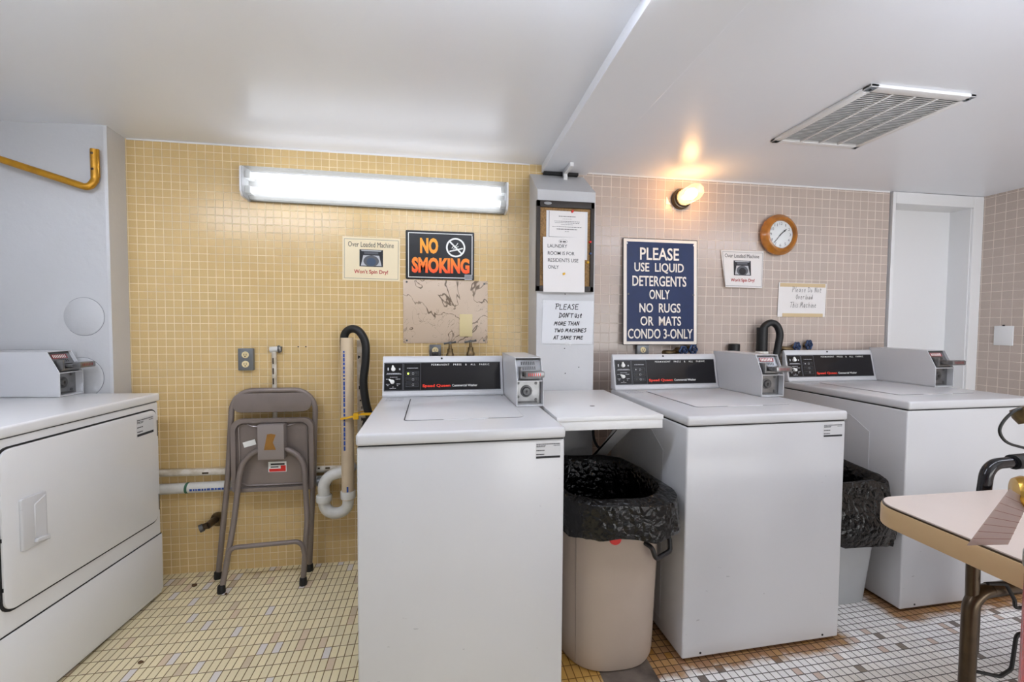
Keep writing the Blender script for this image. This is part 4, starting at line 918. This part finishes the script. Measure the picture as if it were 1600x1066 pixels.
b = MB(); b.box(-.132, -.11, -.0042, -.0034, .09, .112); b.box(-.008, .018, -.0042, -.0034, -.116, -.10); b.build('tape', M['clearglass'], t)
t = thing('handwritten_note', 'cream handwritten note with brown tape on the pink wall below the clock', 'notice', (2.094, D, 1.390))
X = lambda p: (p-655)/1050*.318
Z = lambda q: (545-q)/790*.204
b = MB(); b.prism([(X(145), Z(150)), (X(130), Z(938)), (X(1180), Z(935)), (X(1200), Z(160))], 'y', -.0045, -.0035); b.build('sheet', M['paper'], t, smooth=0)
b = MB(); b.box(X(170), X(1175), -.0052, -.004, Z(250), Z(165)); b.box(X(235), X(1135), -.0052, -.004, Z(935), Z(855)); b.build('brown_tape', mat('old_tape', '#cbb48c', .5), t)
b = MB()
for i, (s_, a, c, z0_, h_) in enumerate((('Please Do Not', 440, 1100, 365, 110), ('Overload', 520, 900, 525, 105), ('This Machine', 400, 990, 720, 125))):
    p = (X(a), Z(z0_)); hand(b, s_, p[0], X(c), p[1], h_/790*.204, -.0056, .0020, .1, 20+i)
b.build('handwriting', M['pencil'], t)
# blue sign
t = thing('blue_sign', 'navy blue sign with cream raised rules lettering on the pink wall', 'sign', (1.185, D-.008, 1.715)); t.rotation_euler = (R(-2.2), 0, 0)
SW, SH = .444, .592
X = lambda p: (p-705)/378*SW + (0)
Z = lambda q: -(q-464)/538*SH
b = MB(); b.prism(rrect(-SW/2, SW/2, -SH, 0, .006), 'y', -.006, 0, .001, 1); b.build('board', M['signblk'], t)
b = MB(); b.prism(rrect(-SW/2+.004, SW/2-.004, -SH+.004, -.004, .004), 'y', -.0068, -.004); b.build('cream_border', M['signcream'], t)
b = MB(); b.rect(-SW/2+.022, SW/2-.022, -SH+.020, -.020, -.0074); b.build('blue_field', M['signblue'], t)
b = MB()
for (s_, a, c, q0, q1) in (('PLEASE', 600, 797, 573, 510), ('USE  LIQUID', 572, 822, 640, 587), ('DETERGENTS', 562, 835, 705, 653), ('ONLY', 647, 750, 770, 722), ('NO  RUGS', 597, 805, 838, 791), ('OR  MATS', 602, 808, 904, 857), ('CONDO 3-ONLY', 540, 868, 970, 920)):
    b.text(s_, X(a), X(c), Z(q0), Z(q1), -.0100, .012, extr=.0027)
b.build('lettering', M['signcream'], t)
for (x, z) in ((-.200, -.03), (.200, -.03), (-.19, -.31), (.197, -.31)):
    b = MB(); b.lathe([(0, -.0105), (.005, -.0095), (.0055, -.006)], (x, 0, z), 'y', 12); b.build('screw', M['white'] if z > -.1 else M['dsteel'], t)
# flat white patch beside the jar light
b = MB(); b.prism([(1.222, 1.955), (1.234, 1.93), (1.249, 1.912), (1.219, 1.914)], 'y', D-.002, D); tag(b.build('white_patch', M['white'], smooth=0), 'small flat white patch on the pink wall left of the jar light', 'paper scrap')

# ------------------------------------------------------------------ clock
t = thing('wall_clock', 'round wooden wall clock with pale dial on the pink wall', 'clock', (1.915, D, 1.764))
b = MB(); b.lathe([(.100, 0), (.112, -.008), (.118, -.018), (.117, -.028), (.108, -.036), (.104, -.044), (.094, -.052), (.086, -.054), (.080, -.048), (.078, -.030)], (0, 0, 0), 'y', 56, cap=False); b.build('wood_ring', M['wood'], t)
b = MB(); b.lathe([(0, -.034), (.081, -.034), (.081, -.03)], (0, 0, 0), 'y', 48); b.build('dial', M['glasswhite'], t)
b = MB()
for k in range(1, 13):
    a = R(90-30*k); s_ = str(k); hw = .0055*(1.7 if len(s_) == 2 else (.35 if k == 1 else 1)); cx_, cz_ = .062*math.cos(a), .062*math.sin(a)
    b.text(s_, cx_-hw, cx_+hw, cz_-.008, cz_+.008, -.0346, 0)
for k in range(60):
    a = R(6*k); b.stroke([(.0735*math.cos(a), .0735*math.sin(a)), (.0755*math.cos(a), .0755*math.sin(a))], .0010, -.0345)
b.build('numerals', M['dgrey'], t)
a1, a2 = R(90-30*1.62), R(90-6*37)
b = MB(); b.box(-.0022, .0022, -.0375, -.036, -.012, .046, .0006); b.prism([(-.0045, .03), (0, .048), (.0045, .03), (0, .024)], 'y', -.0376, -.036); b.v = [tuple(Matrix.Rotation(R(48.6), 4, 'Y') @ Vector(p)) for p in b.v]; b.build('hour_hand', M['ink'], t)
b = MB(); b.box(-.0014, .0014, -.0395, -.0382, -.014, .064, .0005); b.v = [tuple(Matrix.Rotation(R(222), 4, 'Y') @ Vector(p)) for p in b.v]; b.build('minute_hand', M['ink'], t)

# ------------------------------------------------------------------ ceiling vent
t = thing('ceiling_vent', 'white rectangular louvred vent grille in the ceiling', 'vent', (1.642, 1.527, HR))
vx, vy = .217, .231
b = MB(); b.box(-vx, vx, -vy, -vy+.034, -.012, 0, .003); b.box(-vx, vx, vy-.030, vy, -.012, 0, .003); b.box(-vx, -vx+.034, -vy, vy, -.012, 0, .003); b.box(vx-.026, vx, -vy, vy, -.012, 0, .003); b.build('grille_frame', M['wood_paint'], t)
b = MB(); b.box(-vx+.02, vx-.02, -vy+.02, vy-.02, -.0015, 0); b.build('duct_backing', M['lgrey'], t)
x0, x1 = -vx+.034, vx-.026
for k in (1, 2, 3):
    x = x0+(x1-x0)*k/4; b = MB(); b.box(x-.005, x+.005, -vy+.03, vy-.03, -.0115, -.001, .001); b.build('mullion', M['wood_paint'], t)
y = -vy+.042
while y < vy-.036:
    b = MB(); b.prism([(y, -.0105), (y+.0100, -.0065), (y+.0100, -.0052), (y, -.0092)], 'x', x0, x1); b.build('slat', M['wood_paint'], t, smooth=0); y += .0118
for (x, yy) in ((-vx+.016, -vy+.018), (vx-.014, -vy+.018), (-vx+.016, vy-.014), (vx-.014, vy-.014)):
    b = MB(); b.lathe([(0, -.0138), (.004, -.0135), (.005, -.011)], (x, yy, 0), 'z', 10); b.build('screw', M['gap'], t)

# ------------------------------------------------------------------ folding table at right
t = thing('folding_table', 'beige laminate folding table with rounded corners at the right edge', 'table', (1.57, .11, 0))
tx, ty = .385, .925; zt = .75
b = MB(); b.prism(rrect(-tx, tx, -ty, ty, .07, 9), 'z', zt-.006, zt); b.build('tabletop', M['table_top'], t)
b = MB(); b.prism(rrect(-tx-.003, tx+.003, -ty-.003, ty+.003, .073, 9), 'z', zt-.008, zt-.003); b.build('edge_seam', M['legsteel'], t)
b = MB(); b.prism(rrect(-tx-.006, tx+.006, -ty-.006, ty+.006, .076, 9), 'z', zt-.060, zt-.0065, .004, 2); b.build('edge_band', M['table_edge'], t)
for s in (1, -1):
    yl = s*(ty-.155); 
    b = MB()
    for sx_ in (-1, 1):
        b.tube(fillet([(sx_*.255, yl, .0), (sx_*.255, yl, .56), (sx_*.16, yl, .565)], .05, 8), .0165, 14)
        b.tube([(sx_*.248, yl, .47), (sx_*.240, yl+s*.01, .72)], .0135, 10)
    b.cyl((-.2, yl, .565), (.2, yl, .565), .0165, 14)
    b.build('leg_frame', M['legsteel'], t)
    for q in (-.233, .233):
        b = MB(); b.box(q-.007, q+.007, yl-.004, yl+.002, .40, .54, .002); b.build('strap', M['legsteel'], t)
    b = MB(); b.tube(fillet([(-.248, yl-.012, .365), (-.20, yl-.03, .36), (-.165, yl-.03, .375), (-.155, yl-.03, .465), (.155, yl-.03, .465), (.165, yl-.03, .375), (.248, yl-.012, .365)], .014, 4), .0042, 8)
    b.tube(fillet([(-.235, yl-.02, .595), (-.185, yl-.024, .592), (-.160, yl-.026, .55), (-.150, yl-.022, .525), (.15, yl-.022, .53), (.235, yl-.02, .595)], .014, 4), .0042, 8); b.build('locking_wire', M['gap'], t)

# ------------------------------------------------------------------ cart behind the table
t = thing('laundry_cart', 'black tubular cart handle with foam grip standing behind the beige table', 'cart', (1.90, 1.20, 0))
b = MB(); b.tube(fillet([(.16, -.05, .08), (-.02, -.09, .50), (-.275, -.13, .70), (-.262, -.13, .815), (.20, -.14, .832), (.30, -.13, .70), (.30, -.05, .08)], [0, .1, .06, .05, .05, .1, 0], 8), .0165, 14); b.build('handle_frame', M['gloss_black'], t)
b = MB(); b.tube([(-.175, -.134, .8195), (.06, -.139, .830)], .0225, 16); b.build('foam_grip', M['rubber'], t)
b = MB(); b.box(.10, .40, -.30, -.06, .10, .52, .01); b.build('basket', M['black'], t)
for (x, y) in ((.14, -.27), (.36, -.27), (.14, -.09), (.36, -.09)):
    b = MB(); b.M = Matrix.Translation((x, y, .045)); b.lathe([(0, -.012), (.040, -.012), (.045, -.006), (.045, .006), (.040, .012), (0, .012)], (0, 0, 0), 'y', 20); b.cyl((0, 0, 0), (0, 0, .06), .008, 8); b.build('wheel', M['rubber'], t)

# ------------------------------------------------------------------ fire extinguisher on a floor stand, cut by the right edge
ex, ey = 1.030, .525
t = thing('fire_extinguisher', 'red fire extinguisher with brass valve and hanging tag cut by the right edge', 'fire extinguisher', (ex, ey, .335))
b = MB(); b.lathe([(.060, 0), (.072, .006), (.076, .02), (.076, .47), (.070, .515), (.050, .548), (.028, .562), (.024, .575)], (0, 0, 0), 'z', 36); b.build('cylinder', M['extred'], t)
b = MB(); b.lathe([(.0785, .490), (.0785, .512), (.0765, .513)], (0, 0, 0), 'z', 36); b.build('steel_band', M['steel'], t)
b = MB(); b.lathe([(.020, .57), (.024, .58), (.024, .635), (.018, .645), (.018, .70), (.012, .705), (0, .706)], (0, 0, 0), 'z', 24); b.build('valve_body', M['brass'], t)
b = MB(); b.M = Matrix.Translation((-.097, .030, .629)) @ Matrix.Rotation(R(50), 4, 'Z'); b.lathe([(0, -.026), (.014, -.024), (.023, -.017), (.0275, -.004), (.027, .008), (.022, .016), (0, .018)], (0, 0, 0), 'y', 32); b.build('brass_cap', M['brass'], t)
b = MB(); b.cyl((-.09, .027, .629), (0, 0, .622), .012, 14); b.build('side_outlet', M['brass'], t)
b = MB(); b.M = Matrix.Translation((-.086, .043, .756)) @ Matrix.Rotation(R(20), 4, 'Z') @ Matrix.Rotation(R(60), 4, 'X'); b.lathe([(0, -.014), (.017, -.012), (.019, .0), (.016, .012), (0, .014)], (0, 0, 0), 'y', 24); b.build('pressure_gauge', M['oldbrass'], t)
b = MB(); b.tube([(-.08, .04, .752), (-.03, .015, .72), (0, 0, .69)], .008, 10); b.build('gauge_stem', M['brass'], t)
b = MB(); b.tube(fillet([(-.01, 0, .70), (.02, 0, .775), (.15, -.02, .80)], .01, 4), .010, 10); b.tube([(.0, 0, .69), (.14, -.03, .735)], .009, 10); b.build('lever', M['gloss_black'], t)
lp = spline([(-.098, .042, .766), (-.118, .04, .762), (-.136, .041, .746), (-.143, .041, .729), (-.131, .039, .712), (-.104, .034, .703), (-.05, .015, .69), (-.01, .0, .68)], 8)
b = MB(); b.tube(lp, .0022, 8); b.build('pin_wire', M['rubber'], t)
b = MB(); pts = [(-.139, .027, .640), (-.108, .022, .621), (-.142, .024, .551), (-.206, .034, .549)]
b.poly(pts); b.poly([(p[0], p[1]+.0008, p[2]) for p in pts][::-1]); tg = b.build('inspection_tag', M['tag'], t, smooth=0)
b = MB()
for k in range(1, 8):
    f = k/8; p = Vector(pts[0]).lerp(Vector(pts[3]), f); q = Vector(pts[1]).lerp(Vector(pts[2]), f); d = Vector((0, -.0006, 0)); w_ = Vector((0, 0, .0008)); b.poly([p+d, q+d, q+d+w_, p+d+w_])
b.build('tag_print', mat('tag_ink', '#6b4640', .6), tg)
t = thing('extinguisher_stand', 'grey metal floor stand holding the red extinguisher at the right edge', 'stand', (ex, ey, 0))
b = MB(); b.lathe([(.12, 0), (.12, .012), (.115, .018), (0, .02)], (0, 0, 0), 'z', 32); b.build('base_plate', M['dsteel'], t)
b = MB(); b.cyl((0, 0, .015), (0, 0, .33), .02, 16); b.build('post', M['dsteel'], t)
b = MB(); b.lathe([(0, .322), (.085, .322), (.088, .334), (0, .334)], (0, 0, 0), 'z', 32); b.build('tray', M['dsteel'], t)

# ------------------------------------------------------------------ floor litter
rnd = random.Random(8)
for i, (x, y, r_, lb) in enumerate(((-1.16, 2.175, .012, 'brown curled leaf bit on the yellow floor left of the folding chair'), (-.985, 2.085, .007, 'dark crumb on the yellow floor beside the chair foot'), (-1.09, 1.70, .008, 'brown crumb on the yellow floor in front of the dryer'))):
    b = MB(); pts = [(x+r_*rnd.uniform(.7, 1.4)*math.cos(a), y+r_*rnd.uniform(.5, 1)*math.sin(a)) for a in [k*.785 for k in range(8)]]
    b.prism(pts, 'z', .0005, .004+r_*.3, .001, 1); tag(b.build('leaf_crumb', M['debris']), lb, 'litter', 'litter on the yellow floor')
